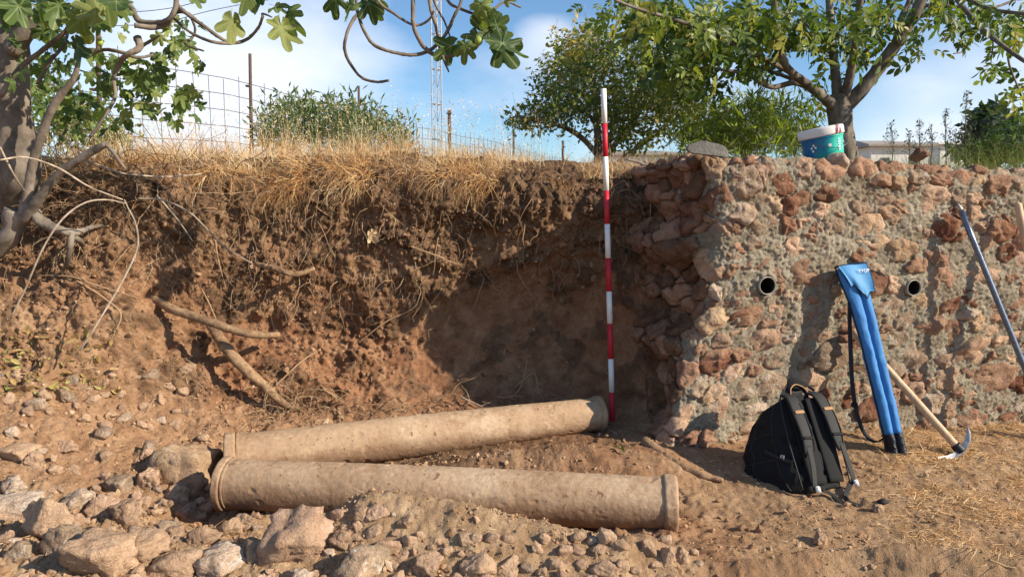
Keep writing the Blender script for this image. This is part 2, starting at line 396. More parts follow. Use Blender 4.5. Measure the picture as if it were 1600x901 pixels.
#        1            2            3            4            5            6            7            8            9            10           11           12
KP = [
 [(1.8, .10), (2.4, .15), (2.75, .2), (3.1, .28), (3.3, .42), (3.45, .55), (3.6, .70), (3.75, .9), (3.9, 1.08), (4.0, 1.3), (4.1, 1.5), (4.4, 1.6)],
 [(1.8, .05), (2.4, .11), (2.75, .14), (3.1, .2), (3.3, .35), (3.45, .48), (3.6, .63), (3.75, .85), (3.9, 1.05), (4.0, 1.28), (4.12, 1.5), (4.4, 1.6)],
 [(1.8, .02), (2.4, .08), (2.75, .1), (3.1, .14), (3.35, .27), (3.52, .40), (3.7, .56), (3.86, .78), (4.0, 1.0), (4.1, 1.26), (4.22, 1.5), (4.5, 1.6)],
 [(1.8, .0), (2.4, .08), (2.75, .07), (3.1, .04), (3.55, .1), (3.85, .17), (4.02, .28), (4.16, .45), (4.32, .72), (4.42, 1.1), (4.46, 1.48), (4.75, 1.6)],
 [(1.8, .0), (2.4, .05), (2.75, .06), (3.1, .0), (3.6, .0), (4.0, .05), (4.3, .12), (4.45, .35), (4.55, .65), (4.5, 1.1), (4.46, 1.47), (4.75, 1.62)],
 [(1.8, .0), (2.4, .03), (2.75, .05), (3.1, .0), (3.6, .04), (4.1, .08), (4.45, .12), (4.58, .35), (4.66, .7), (4.55, 1.1), (4.5, 1.45), (4.8, 1.6)],
 [(1.8, .0), (2.4, .02), (2.75, .03), (3.1, .0), (3.6, .07), (4.1, .09), (4.5, .13), (4.66, .4), (4.72, .75), (4.66, 1.15), (4.6, 1.45), (4.9, 1.58)],
 [(1.8, .0), (2.4, .02), (2.75, .03), (3.1, .02), (3.6, .08), (4.05, .1), (4.2, .16), (4.34, .4), (4.48, .75), (4.58, 1.15), (4.6, 1.45), (4.9, 1.58)],
 [(1.8, .0), (2.4, .02), (2.75, .03), (3.1, .04), (3.6, .08), (3.95, .1), (4.3, .12), (4.36, .4), (4.4, .75), (4.42, 1.15), (4.44, 1.40), (4.7, 1.48)],
 [(1.8, .0), (2.4, .02), (2.75, .03), (3.1, .04), (3.6, .06), (4.1, .09), (4.6, .1), (4.66, .4), (4.68, .75), (4.70, 1.15), (4.72, 1.40), (4.9, 1.48)],
 [(1.8, .0), (2.4, .02), (2.75, .03), (3.1, .04), (3.6, .06), (4.4, .09), (5.5, .1), (5.56, .4), (5.6, .75), (5.62, 1.15), (5.65, 1.40), (5.9, 1.48)],
]
KP = np.array(KP)                                   # (11, 12, 2)
ROWS = [10, 78, 46, 46, 50, 46, 38, 36, 46, 56, 50, 34, 40, 18, 14]
def build_ground():
    xin = np.arange(-3.35, 3.45, 0.0085)
    g = lambda a, b, n: a + (b - a) * (np.linspace(0, 1, n + 1)[1:] ** 2.6)
    xs = np.concatenate([g(-3.35, -600, 34)[::-1], xin, g(xin[-1], 600, 34)])
    xc = np.clip(xs, -8, 8)
    # smooth interpolation of the key profiles over x
    u = np.interp(xc, KX, np.arange(len(KX))); i = np.minimum(u.astype(int), len(KX) - 2); f = (u - i)[:, None, None]
    f = f * 0.55 + 0.45 * (f * f * (3 - 2 * f)); K = KP[i] * (1 - f) + KP[i + 1] * f     # (nx, 12, 2)
    nx = len(xs)
    first = np.zeros((nx, 1, 2)); first[:, 0] = (-40, 0.0)
    lip = K[:, -1]
    zz = 1.63 - .15 * sstep(.6, 1.4, xs); t13 = np.stack([lip[:, 0] + 2.2, zz], -1)[:, None]; t14 = np.stack([np.full(nx, 28.0), zz - .03], -1)[:, None]; t15 = np.stack([np.full(nx, 900.0), np.full(nx, 1.4)], -1)[:, None]
    K = np.concatenate([first, K, t13, t14, t15], 1)                                      # 16 control points
    cols = []; tt = []
    for k, nr in enumerate(ROWS):
        s = np.arange(nr) / nr
        if k == 0: s = 1 - (1 - s) ** 3
        if k == len(ROWS) - 1: s = s ** 3
        if k == len(ROWS) - 2: s = s ** 2
        for v in s: cols.append(seg_eval(K, k, v)); tt.append(k + v)
    cols.append(K[:, -1]); tt.append(len(ROWS))
    YZ = np.stack(cols, 0); tt = np.array(tt)                                             # (nr, nx, 2)
    nr = len(tt)
    G = np.zeros((nr, nx, 3)); G[..., 0] = xs[None]; G[..., 1] = YZ[..., 0]; G[..., 2] = YZ[..., 1]
    T = np.repeat(tt[:, None], nx, 1)
    x, y, z = G[..., 0], G[..., 1], G[..., 2]
    # shaped features of the floor
    floor = sstep(7.5, 6.2, T)
    def bump(cx, cy, sx, sy, h, rot=0.0):
        ca, sa = math.cos(rot), math.sin(rot); dx, dy = x - cx, y - cy
        a, b = (dx * ca + dy * sa) / sx, (-dx * sa + dy * ca) / sy
        return h * np.exp(-(a * a + b * b))
    dz = bump(-0.56, 2.71, 0.30, 0.18, 0.14) + bump(-0.25, 2.66, 0.36, 0.18, 0.15, -0.12) + bump(0.14, 2.60, 0.34, 0.15, 0.11, -0.15) + bump(0.46, 2.60, 0.22, 0.12, 0.08) + bump(-0.1, 2.35, 0.6, 0.15, 0.04)
    dz += bump(-1.5, 2.5, 0.55, 0.22, 0.05) + bump(0.95, 2.52, 0.25, 0.06, 0.10, -0.05) + bump(1.42, 2.50, 0.40, 0.07, 0.13, -0.2) + bump(2.1, 2.30, 0.5, 0.09, 0.15, -0.3) + bump(1.0, 2.2, 0.5, 0.15, 0.05)
    dz += bump(-0.2, 3.52, 0.5, 0.12, 0.08, 0.1) + bump(0.35, 3.55, 0.35, 0.16, 0.10)
    dz -= bump(-1.42, 3.18, 0.13, 0.2, 0.12)
    dz += bump(-2.9, 3.2, 0.5, 0.4, 0.08) + bump(0.75, 3.75, 0.16, 0.2, 0.05) + bump(-1.62, 3.55, 0.22, 0.12, 0.06)
    z += dz * floor
    Q = G.reshape(-1, 3)
    dy = np.gradient(G, axis=0); dx_ = np.gradient(G, axis=1)
    N = np.cross(dx_, dy).reshape(-1, 3); N /= np.linalg.norm(N, axis=1)[:, None] + 1e-9
    near = ((np.abs(Q[:, 0]) < 5) & (Q[:, 1] < 9) & (Q[:, 1] > 0.5)); I = np.where(near)[0]
    q = Q[I]; t = T.reshape(-1)[I]
    bank = sstep(6.6, 7.6, t) * sstep(12.6, 11.2, t)
    left = sstep(0.3, -0.9, q[:, 0]); rightflat = sstep(0.45, 1.0, q[:, 0]) * (1 - bank)
    lowerleft = sstep(-0.5, -1.1, q[:, 0]) * (1 - bank)
    big = fbm(q, 1.7, 2, 3.1); medn = fbm(q, 6.0, 3, 8.2); fin = fbm(q, 26.0, 3, 1.2)
    f1, f2, idn = worley(q + 0.02 * np.stack([medn, fin, medn], 1), 13.0, 4.4)
    g1, g2, gid = worley(q + 0.01 * np.stack([fin, medn, fin], 1), 34.0, 9.9)
    clod = np.clip(0.75 - f1, 0, 1) * (_rnd[idn, 0] > 0.35) * (0.4 + _rnd[idn, 1])
    small = np.clip(0.7 - g1, 0, 1) * (_rnd[gid, 0] > 0.4) * (0.3 + _rnd[gid, 1])
    ridged = 1 - np.abs(fbm(q * np.array([1, 1, 0.55]), 4.2, 4, 6.6)) * 2
    h1, h2, hid_ = worley(q + 0.012 * np.stack([medn, fin, fin], 1), 62.0, 1.7)
    tiny = np.clip(0.7 - h1, 0, 1) * (_rnd[hid_, 0] > 0.35) * (0.3 + _rnd[hid_, 1])
    c1, c2, cid = worley(q * np.array([1, 1, .8]) + 0.05 * np.stack([medn, fin, medn], 1), 5.2, 14.0)
    chunk = (_rnd[cid, 0] - .5) * sstep(0.0, .12, c2 - c1)
    d_bank = 0.080 * big + 0.040 * medn + 0.022 * clod + 0.026 * small + 0.022 * tiny + 0.022 * fin + 0.018 * (ridged - 0.5) + 0.055 * chunk
    # the lower right part of the section is trowelled smoother
    smooth = sstep(-1.1, -0.5, q[:, 0]) * sstep(9.9, 9.0, t + .6 * medn)
    d_bank = d_bank * (1 - 0.68 * smooth) - 0.035 * smooth
    d_floor = 0.022 * big + 0.024 * medn + 0.024 * clod * sstep(-.1, 0.3, medn + 0.1) + 0.020 * small + 0.013 * tiny + 0.011 * fin + 0.012 * (ridged - .5)
    rf = rightflat * sstep(1.7, 2.1, q[:, 1]); d_floor = d_floor * (1 - .45 * sstep(-.9, -.5, q[:, 0]) * sstep(3.2, 3.5, q[:, 1])); d_floor = d_floor * (1 - rf) + rf * (.016 * big + .008 * medn + .006 * clod * sstep(.1, .4, medn) + .007 * small * sstep(.0, .4, fin) + .008 * tiny * sstep(-.3, .2, medn) + .006 * fin); d_floor = d_floor * (1 - .5 * np.exp(-((q[:, 0] + .2) / .75) ** 2 - ((q[:, 1] - 2.65) / .35) ** 2)) - 0.010 * lowerleft * clod * sstep(3.0, 3.2, q[:, 1])
    terr = sstep(11.8, 12.6, t)
    d = bank * d_bank + (1 - bank) * d_floor * (1 - 0.4 * terr)
    hid = (q[:, 0] > 1.15) & (t > 6.5) & (t < 12)
    d[hid] = 0
    Q[I] += N[I] * d[:, None]
    # soil kinds
    pale = np.zeros(len(Q)); tan_ = np.zeros(len(Q)); hum = np.zeros(len(Q))
    nb = fbm(q, 1.1, 3, 30.0)
    pale[I] = np.clip((1 - bank) * sstep(0.9, -0.3, q[:, 0] + nb * 0.8) * (.9 - .5 * sstep(2.9, 3.3, q[:, 1] + nb * .3)) + bank * sstep(-1.2, -2.0, q[:, 0] + nb * .7) * 0.42 * sstep(10, 8, t), 0, 1)
    tan_[I] = np.clip((1 - bank) * sstep(0.3, 1.2, q[:, 0] + nb * 0.6) * 0.95 + bank * sstep(9.2, 10.2, t + nb) * 0.6, 0, 1)
    hum[I] = np.clip(sstep(10.3, 11.6, t + nb * 1.2 + 0.5 * medn) * 0.75 + 0.75 * sstep(3.3, 3.5, q[:, 1]) * sstep(4.4, 4.2, q[:, 1]) * (1 - bank) * sstep(-1.1, -.7, q[:, 0]) * sstep(.75, .4, q[:, 0]) * (0.5 + nb)
                     + bank * 0.65 * sstep(0.15, 0.45, medn) + bank * .32 * sstep(8.8, 10.2, t + nb), 0, 0.9)
    hum *= (T.reshape(-1) < 12.9)
    tan_[T.reshape(-1) > 12.5] = 0.8
    me = np_mesh('ground', Q, grid_faces(nr, nx), True, {'pale': pale, 'tan': tan_, 'humus': hum})
    o = link('ground', me, M['soil']); o['kind'] = 'structure'
    N2 = np.cross(np.gradient(Q.reshape(nr, nx, 3), axis=1), np.gradient(Q.reshape(nr, nx, 3), axis=0)).reshape(-1, 3); N2 /= np.linalg.norm(N2, axis=1)[:, None] + 1e-9
    return Q, N2, T.reshape(-1), N
def seg_eval(K, k, v):
    a = K[:, max(k - 1, 0)]; b = K[:, k]; c = K[:, k + 1]; d = K[:, min(k + 2, K.shape[1] - 1)]
    # centripetal-like: clamp tangents so that long far segments do not overshoot
    L0 = np.linalg.norm(c - b, axis=1)[:, None]
    def tan(p, q, r):
        l1 = np.linalg.norm(q - p, axis=1)[:, None] + 1e-6; l2 = np.linalg.norm(r - q, axis=1)[:, None] + 1e-6
        return ((q - p) / l1 * l2 + (r - q) / l2 * l1) / (l1 + l2)
    m0 = tan(a, b, c) * L0 if k > 0 else (c - b); m1 = tan(b, c, d) * L0 if k + 2 < K.shape[1] else (c - b)
    if k >= 13 or k == 0: return b * (1 - v) + c * v
    v2, v3 = v * v, v * v * v
    return (2 * v3 - 3 * v2 + 1) * b + (v3 - 2 * v2 + v) * m0 + (-2 * v3 + 3 * v2) * c + (v3 - v2) * m1
GV, GN, GT, GNs = build_ground()
GPX, GPY, GW = project(GV)
_vis = (GW > 0.3) & (GPX > -250) & (GPX < 1850) & (GPY > 100) & (GPY < 1250)
VI = np.where(_vis)[0]; VPX, VPY, VW = GPX[VI], GPY[VI], GW[VI]
_cell = {}
for _k, (_a, _b) in enumerate(zip((VPX // 10).astype(int), (VPY // 10).astype(int))): _cell.setdefault((_a, _b), []).append(_k)
def ground_at(px, py):
    """the point of ground or bank seen at a pixel of the photograph (nearest surface)"""
    for R in (0, 1, 2, 4):
        c = [k for a in range(-R, R + 1) for b in range(-R, R + 1) for k in _cell.get((int(px // 10) + a, int(py // 10) + b), ())]
        if c:
            c = np.array(c); d = np.hypot(VPX[c] - px, VPY[c] - py); m = d < d.min() + 6
            c = c[m]; k = VI[c[np.argmin(VW[c])]]
            return GV[k], GN[k], GT[k]
    return P(px, py, 4.0), np.array([0, 0, 1.0]), 5.0
# plain height under a place on the floor
_fl = np.where((GT < 7) & (np.abs(GV[:, 0]) < 5) & (GV[:, 1] > 0.3))[0]
_hk = {}
for _k in _fl: _hk.setdefault((round(GV[_k, 0] * 20), round(GV[_k, 1] * 20)), []).append(GV[_k, 2])
def floor_z(x, y):
    v = _hk.get((round(x * 20), round(y * 20)))
    return float(np.mean(v)) if v else 0.05

# ================================================================== STONE WALL
WC = np.array([1.085, 3.93]); WD = np.array([1.82, 0.38]); WD /= np.linalg.norm(WD); WR = np.array([-0.30, 0.72]); WR /= np.linalg.norm(WR)
WTOP = 1.63
def wall_off(z): return np.interp(z, [-0.2, 0.0, 0.4, 0.65, 0.85, 1.2, 1.7], [0.36, 0.33, 0.21, 0.12, 0.03, 0.0, 0.04])
def wall_pt(s, v):
    s = np.asarray(s, float); v = np.asarray(v, float)
    z = np.minimum(v, WTOP); over = np.maximum(v - WTOP, 0)
    # rounded arris on top
    c = 0.10
    a = np.clip(s, 0, None); b = np.clip(-s, 0, None)
    k = 0.09; w = 0.5 * (1 + s / np.sqrt(s * s + k * k)); soft = 0.5 * (np.sqrt(s * s + k * k) + s); soft2 = 0.5 * (np.sqrt(s * s + k * k) - s)
    x = WC[0] + WD[0] * soft + WR[0] * soft2; y = WC[1] + WD[1] * soft + WR[1] * soft2
    off = wall_off(z) * (1 - .95 * sstep(.05, -.55, s)); x = x - WD[0] * off; y = y - WD[1] * off - 0.10 * sstep(0.75, 0.05, z) * sstep(.9, .0, s)
    # ragged broken end: stepped toothing on the return
    tooth = (0.05 * np.sin(z * 11 + 1.3) + 0.04 * np.sin(z * 23)) * sstep(0.0, -0.25, s)
    x = x - tooth * 0.9
    over2 = np.where(over < 0.1, over, over)
    y = y + over2 * 0.98 - 0 * x; x = x - over2 * 0.2 * 0
    y = y + 0.035 * sstep(WTOP - 0.09, WTOP + 0.0, v) * (over < 10)
    z = z - 0.03 * sstep(WTOP - 0.02, WTOP + 0.12, v) * 0 - 0.015 * sstep(WTOP - 0.05, WTOP, v)
    hv = 0.03 * np.sin(s * 2.1 + 0.5) * 0.5 - 0.012 * np.clip(s, 0, 3)
    z = z + hv * sstep(1.3, WTOP, v)
    return np.stack([x, y, z], -1)
def wall_frame(s, v):
    e = 0.03
    p = wall_pt(s, v); du = wall_pt(s + e, v) - wall_pt(s - e, v); dv = wall_pt(s, v + e) - wall_pt(s, v - e)
    n = np.cross(du, dv); n /= np.linalg.norm(n, axis=-1)[..., None] + 1e-9
    return p, n
def wall_sv(px, py):
    """where on the wall face the photograph shows (px, py)"""
    S, V = np.meshgrid(np.arange(-0.7, 3.6, 0.01), np.arange(-0.1, 1.8, 0.01)); p = wall_pt(S, V).reshape(-1, 3)
    x, y, w = project(p); k = np.argmin((x - px) ** 2 + (y - py) ** 2); return S.ravel()[k], V.ravel()[k]
DRAINS = [(wall_sv(1196, 447), 0.050), (wall_sv(1424, 450), 0.047)]

wall = empty('stone_wall', (1.6, 4.1, 0.0), 'rubble stone retaining wall set in rough grey mortar with a broken left end', 'wall')
def build_wall():
    r = np.random.default_rng(21)
    # stone centres: hand-placed large ones first (px, py, radius in m, material)
    hand = [(1083, 290, .10, 'rock_rust'), (1085, 335, .105, 'rock_red'), (1045, 360, .10, 'rock_rust'), (995, 342, .055, 'rock_rust'), (1160, 332, .065, 'rock_pale'),
            (1160, 280, .09, 'rock_grey'), (1185, 408, .085, 'rock_red'), (1172, 492, .085, 'rock_red'), (1108, 500, .085, 'rock_ochre'), (1120, 455, .06, 'rock_pale'),
            (1118, 562, .085, 'rock_red'), (1193, 532, .085, 'rock_pink'), (1068, 585, .09, 'rock_rust'), (1245, 392, .08, 'rock_pink'), (1290, 305, .06, 'rock_red'),
            (1262, 430, .12, 'rock_rust'), (1362, 445, .085, 'rock_red'), (1232, 352, .055, 'rock_red'), (1412, 320, .05, 'rock_rust'), (1425, 355, .075, 'rock_grey'),
            (1478, 352, .09, 'rock_red'), (1490, 525, .11, 'rock_red'), (1510, 492, .055, 'rock_pale'), (1560, 290, .08, 'rock_red'), (1590, 282, .07, 'rock_grey'),
            (1468, 400, .07, 'rock_rust'), (1575, 393, .05, 'rock_red'), (1530, 390, .10, 'rock_grey'), (1550, 590, .12, 'rock_rust'), (1428, 612, .07, 'rock_pink'),
            (1390, 585, .09, 'rock_grey'), (1340, 500, .09, 'rock_rust'), (1300, 560, .11, 'rock_grey'), (1065, 650, .12, 'rock_pink'), (1020, 610, .09, 'rock_tan'),
            (1315, 255, .06, 'rock_pale'), (1290, 262, .07, 'rock_rust'), (1130, 640, .09, 'rock_pink'), (1210, 600, .1, 'rock_grey'), (1445, 260, .07, 'rock_rust'),
            (1600, 600, .1, 'rock_red'), (1520, 655, .08, 'rock_rust'), (1440, 665, .08, 'rock_red'), (1360, 640, .09, 'rock_red'), (1250, 650, .09, 'rock_tan')]
    pts = []
    for px, py, R, mt in hand:
        s, v = wall_sv(px, py); pts.append([s, v, R, mt])
    tries = 0
    while tries < 18000:
        tries += 1
        s = r.uniform(-0.72, 3.6); v = r.uniform(-0.05, 1.78)
        R = r.choice([0.040, 0.060, 0.085, 0.112], p=[.10, .25, .38, .27])
        if v > 1.5: R = r.uniform(0.05, 0.085)
        ok = True
        for q in pts:
            dx, dz = (s - q[0]) * 0.82, (v - q[1]) * 1.18
            if dx * dx + dz * dz < ((R + q[2]) * 0.755) ** 2: ok = False; break
        for (ds, dv), dr in DRAINS:
            if math.hypot(s - ds, v - dv) < R * 0.8 + dr: ok = False
        if ok: pts.append([s, v, R, None])
    A = np.array([[p[0], p[1], p[2]] for p in pts])
    names = ['rock_red', 'rock_rust', 'rock_grey', 'rock_pink', 'rock_tan', 'rock_ochre', 'rock_pale']
    prob = np.array([.13, .18, .24, .17, .15, .07, .06])
    nth, nk = 32, 10; th = np.linspace(0, 2 * math.pi, nth, endpoint=False)
    made = 0; left = Join()
    # nearest stones (seen largest) first; in excess of the limit they are joined
    order = sorted(range(len(A)), key=lambda k: (A[k, 0] > 2.55, -A[k, 2]))
    holes = []
    for k in order:
        s0, v0, R = A[k]
        d = A[:, :2] - A[k, :2]; d[:, 0] *= 0.85; d[:, 1] *= 1.15
        dist = np.hypot(d[:, 0], d[:, 1]); nb = (dist > 1e-6) & (dist < 0.5)
        U = np.stack([np.cos(th), np.sin(th)], 1)
        w = (dist[nb] ** 2 + A[k, 2] ** 2 - A[nb, 2] ** 2) / (2 * dist[nb])       # power cell
        cosang = U @ (d[nb] / dist[nb][:, None]).T
        lim = np.where(cosang > 0.05, w[None] / np.maximum(cosang, 0.05), 9).min(1)
        ns = r.integers(4, 8); pa = np.sort((np.arange(ns) + r.uniform(-.38, .38, ns)) * 2 * math.pi / ns + r.uniform(0, 6.28)); ph = R * r.uniform(0.85, 1.45, ns) * (1 + .35 * np.abs(np.cos(pa)))
        cc = np.cos(th[:, None] - pa[None]); poly = np.where(cc > .05, ph[None] / np.maximum(cc, .05), 9).min(1)
        Rr = np.minimum(lim - 0.003, np.minimum(poly, R * 1.8))
        Rr = np.maximum(Rr, R * 0.35)
        Rr = (np.roll(Rr, 1) + 9 * Rr + np.roll(Rr, -1)) / 11 * (1 + r.normal(0, .05, nth))
        for (ds, dv), dr in DRAINS:
            dd = math.hypot(s0 - ds, v0 - dv)
            if dd < 0.3:
                ang = np.cos(th - math.atan2(dv - v0, ds - s0)); lim2 = np.where(ang > 0.3, (dd - dr - 0.012) / np.maximum(ang, .3), 9); Rr = np.minimum(Rr, np.maximum(lim2, .01))
        prot = r.uniform(-0.005, 0.018) + 0.05 * R + (0.010 if pts[k][3] else 0) + (0.016 if s0 < -0.05 else 0)
        top = v0 > 1.5
        if top: prot += 0.012
        rho = np.array([0, .22, .42, .60, .75, .87, .95, 1.0, 1.0, 1.0]); hh = np.array([1, 1, 1, .98, .94, .85, .66, .35, -.4, -1.6])
        a = rho[:, None] * Rr[None]; s = s0 + a * np.cos(th) / 0.85; v = v0 + a * np.sin(th) / 1.15
        tilt = r.normal(0, .14, 2)
        hb = (prot + .014) * hh[:, None] * np.ones(nth)[None] - .014
        h = hb + (tilt[0] * a * np.cos(th) + tilt[1] * a * np.sin(th)) * (hh[:, None] > 0)
        for _f in range(5):                                   # broken facets
            fa = r.uniform(0, 6.28); g = r.uniform(.15, .7); h = np.minimum(h, prot + .014 + (R * r.uniform(.0, .6) - a * np.cos(th - fa)) * g)
        p, n = wall_frame(s.ravel(), v.ravel()); seedo = k * 1.7
        q = np.stack([s.ravel(), v.ravel(), np.full(s.size, seedo)], 1)
        fn = fbm(q, 16, 2, 2.0) * 0.013 + fbm(q, 55, 2, 5.0) * 0.008
        cut = np.clip(np.abs(fbm(q, 12, 2, 12.0)), 0, 1) * 0.022
        V = p + n * (h.ravel() + fn - cut)[:, None]
        V = V.reshape(nk, nth, 3)
        Vv = np.vstack([V[0].mean(0)[None], V[1:].reshape(-1, 3)])
        j = np.arange(nth); jn = (j + 1) % nth
        tri = np.stack([np.zeros(nth, int), 1 + jn, 1 + j], 1); quad = grid_faces(nk - 1, nth, True) + 1
        mt = pts[k][3] or names[r.choice(len(names), p=prob)]
        if s0 < -.06: mt = ['rock_shaded', 'rock_shaded', 'rock_rust'][r.integers(3)] if mt != 'rock_red' else mt
        if made < 298 :
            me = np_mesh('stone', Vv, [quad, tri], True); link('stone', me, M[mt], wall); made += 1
        else: left.add(Vv, quad, tri)
    if left.n: o = left.build('small_stones', M['rock_rust'], wall); o['kind'] = 'stuff'
    print('wall stones', made, len(pts))
    # mortar core
    sx = np.concatenate([np.arange(-1.0, 2.75, 0.0075), np.arange(2.75, 3.7, .014), np.linspace(3.7, 7, 90)[1:]]); vx = np.concatenate([np.arange(-0.2, 1.80, 0.0075), np.linspace(1.80, 2.1, 8)[1:]])
    S, V = np.meshgrid(sx, vx); s, v = S.ravel(), V.ravel()
    p, n = wall_frame(s, v)
    d = 0.016 * fbm(p, 4.0, 2, 2.2) + 0.010 * fbm(p, 14, 3, 7.7) + 0.009 * fbm(p, 60, 2, 3.3)
    f1, f2, idn = worley(p, 19.0, 2.0); d += 0.010 * np.clip(0.62 - f1, 0, 1) * (_rnd[idn, 0] > .4)
    d -= 0.003 + .008 * sstep(.9, .2, v) - .006 * sstep(.1, .6, fbm(p, 1.6, 2, 88.)); d += .008 * np.abs(fbm(p, 30, 2, 13.3))
    d -= 0.03 * sstep(0.0, -0.2, s)
    hole = np.zeros(len(s), bool)
    for (ds, dv), dr in DRAINS:
        dd = np.hypot(s - ds, v - dv); d += 0.012 * sstep(dr + 0.05, dr + 0.01, dd); hole |= dd < dr + 0.002
    d = np.where(hole, -0.45, d)
    me = np_mesh('mortar', p + n * d[:, None], grid_faces(len(vx), len(sx)), True); link('mortar', me, M['mortar'], wall)
    # drain pipes
    for (ds, dv), dr in DRAINS:
        p0, n0 = wall_frame(np.array([ds]), np.array([dv])); p0 = p0[0]; n0 = n0[0]; n0[2] = 0; n0 /= np.linalg.norm(n0)
        t = np.array([-n0[1], n0[0], 0]); u = np.array([0, 0, 1.0]); th2 = np.linspace(0, 2 * math.pi, 32, endpoint=False)
        rings = [(-.43, dr), (.028, dr), (.031, dr - .002), (.031, dr - .004), (.028, dr - .006), (.02, dr - .006)]
        V = np.vstack([p0 + n0 * a + b * (np.cos(th2)[:, None] * t + np.sin(th2)[:, None] * u) for a, b in rings])
        o = link('drain_pipe', np_mesh('drain_pipe', V, grid_faces(6, 32, True), True), M['pvc'], wall)
        V = np.vstack([p0 + n0 * a + b * (np.cos(th2)[:, None] * t + np.sin(th2)[:, None] * u) for a, b in [(.021, dr - .006), (-.43, dr - .006), (-.43, .002)]])
        link('pipe_bore', np_mesh('pipe_bore', V, grid_faces(3, 32, True), True), M['bore'], o).matrix_parent_inverse = Matrix.Translation(-Vector(wall.location)).inverted() @ Matrix.Translation(-Vector(wall.location))
M['bore'] = m_simple('dark_pipe_bore', (0.022, 0.018, 0.014), 0.95, 0.3, 20, spec=0.05)  # dark deposits; the deep shade inside the pipe is put into this colour too
M['pvc'] = m_simple('pvc_pipe', (0.34, 0.31, 0.26), 0.6, 0.25, 40)
build_wall()

# ================================================================== THE TWO COLUMN SHAFTS
def lathe_along(name, p0, p1, prof, mat, parent, seg=72, noise=0.0025, seed=0.0, chip=1.0):
    """prof: (distance in m along the axis from p0, radius)"""
    p0 = np.asarray(p0); p1 = np.asarray(p1); ax = (p1 - p0) / np.linalg.norm(p1 - p0)
    u = np.cross(ax, [0, 0, 1.0]); u /= np.linalg.norm(u); w = np.cross(u, ax); th = np.linspace(0, 2 * math.pi, seg, endpoint=False)
    V = np.vstack([p0 + ax * d + r * (np.cos(th)[:, None] * u + np.sin(th)[:, None] * w) for d, r in prof])
    c = np.repeat(np.array([p0 + ax * d for d, r in prof]), seg, 0); dirn = V - c; dirn /= np.linalg.norm(dirn, axis=1)[:, None] + 1e-9
    n = fbm(V, 9, 3, seed) * noise + fbm(V, 40, 2, seed + 5) * noise * 0.45
    n = n - chip * .005 * sstep(.66, .86, fbm(V, 11, 3, seed + 31)) - chip * .003 * sstep(.68, .78, fbm(V, 34, 2, seed + 3)); V = V + dirn * n[:, None]
    n0 = len(V); V = np.vstack([V, p0 + ax * prof[0][0], p0 + ax * prof[-1][0]]); j = np.arange(seg); jn = (j + 1) % seg; b = (len(prof) - 1) * seg
    tris = np.vstack([np.stack([jn, j, np.full(seg, n0)], 1), np.stack([b + j, b + jn, np.full(seg, n0 + 1)], 1)])
    me = np_mesh(name, V, [grid_faces(len(prof), seg, True), tris], True)
    return link(name, me, mat, parent)
def column(p0, p1, r0, r1, cl, cr, wl, wr, label, seed, double=False):
    p0 = np.array(p0); p1 = np.array(p1); Ln = np.linalg.norm(p1 - p0)
    t = empty('column_shaft', (p0 + p1) / 2 - np.array([0, 0, max(r0, r1)]), label, 'column', 'pair of fallen column shafts')
    s = np.linspace(0, 1, 260); rr = r0 + (r1 - r0) * s + 0.006 * np.sin(s * math.pi)
    rr = rr + (cl - r0) * 0.55 * np.exp(-s * Ln / 0.03) + (cr - r1) * 0.4 * np.exp(-(1 - s) * Ln / 0.03)
    prof = [(wl * 0.5 + a * (Ln - wl * 0.5 - wr * 0.5), b) for a, b in zip(s, rr)]
    lathe_along('shaft', p0, p1, prof, M['column'], t, 160, 0.0014, seed)
    def ringp(a, b, r, ends): # softly rounded band
        w = b - a; return [(a + .001, r - .03), (a + .001, r - .015), (a + .001, r - .006), (a + w * .08, r - .002)] + [(a + w * x, r) for x in (.2, .3, .4, .5, .6, .7, .8)] + [(a + w * .92, r - .002), (b - .001, r - .007), (b - .001, r - .016), (b - .001, r - .03)]
    lathe_along('collar', p0, p1, ringp(-0.004, wl, cl, 0), M['column'], t, 160, 0.003, seed + 9, 1.8)
    lathe_along('fillet', p0, p1, ringp(wl + 0.003, wl + 0.016, cl - 0.007, 0), M['column'], t, 96, 0.0015, seed + 13)
    lathe_along('collar', p0, p1, ringp(Ln - wr, Ln + 0.004, cr, 0), M['column'], t, 160, 0.003, seed + 19, 1.8)
    if double: lathe_along('fillet', p0, p1, ringp(Ln - wr - 0.018, Ln - wr - 0.004, cr - 0.006, 0), M['column'], t, 96, 0.0015, seed + 23)
    return t
fA, fB = P(350, 755, 3.26), P(1056, 787, 2.99)
column(fA, fB, rad(38, fA), rad(40.5, fB), rad(42.5, fA), rad(45.5, fB), .035, .055, 'front column shaft, dusty tan stone with a wide collar at its right end', 3.0)
bA, bB = P(353, 716, 3.56), P(938, 646, 4.20)
column(bA, bB, rad(36, bA), rad(25.5, bB), rad(40.5, bA), rad(28.5, bB), .05, .03, 'rear column shaft whose right end lies in shade by the ranging pole', 41.0, True)

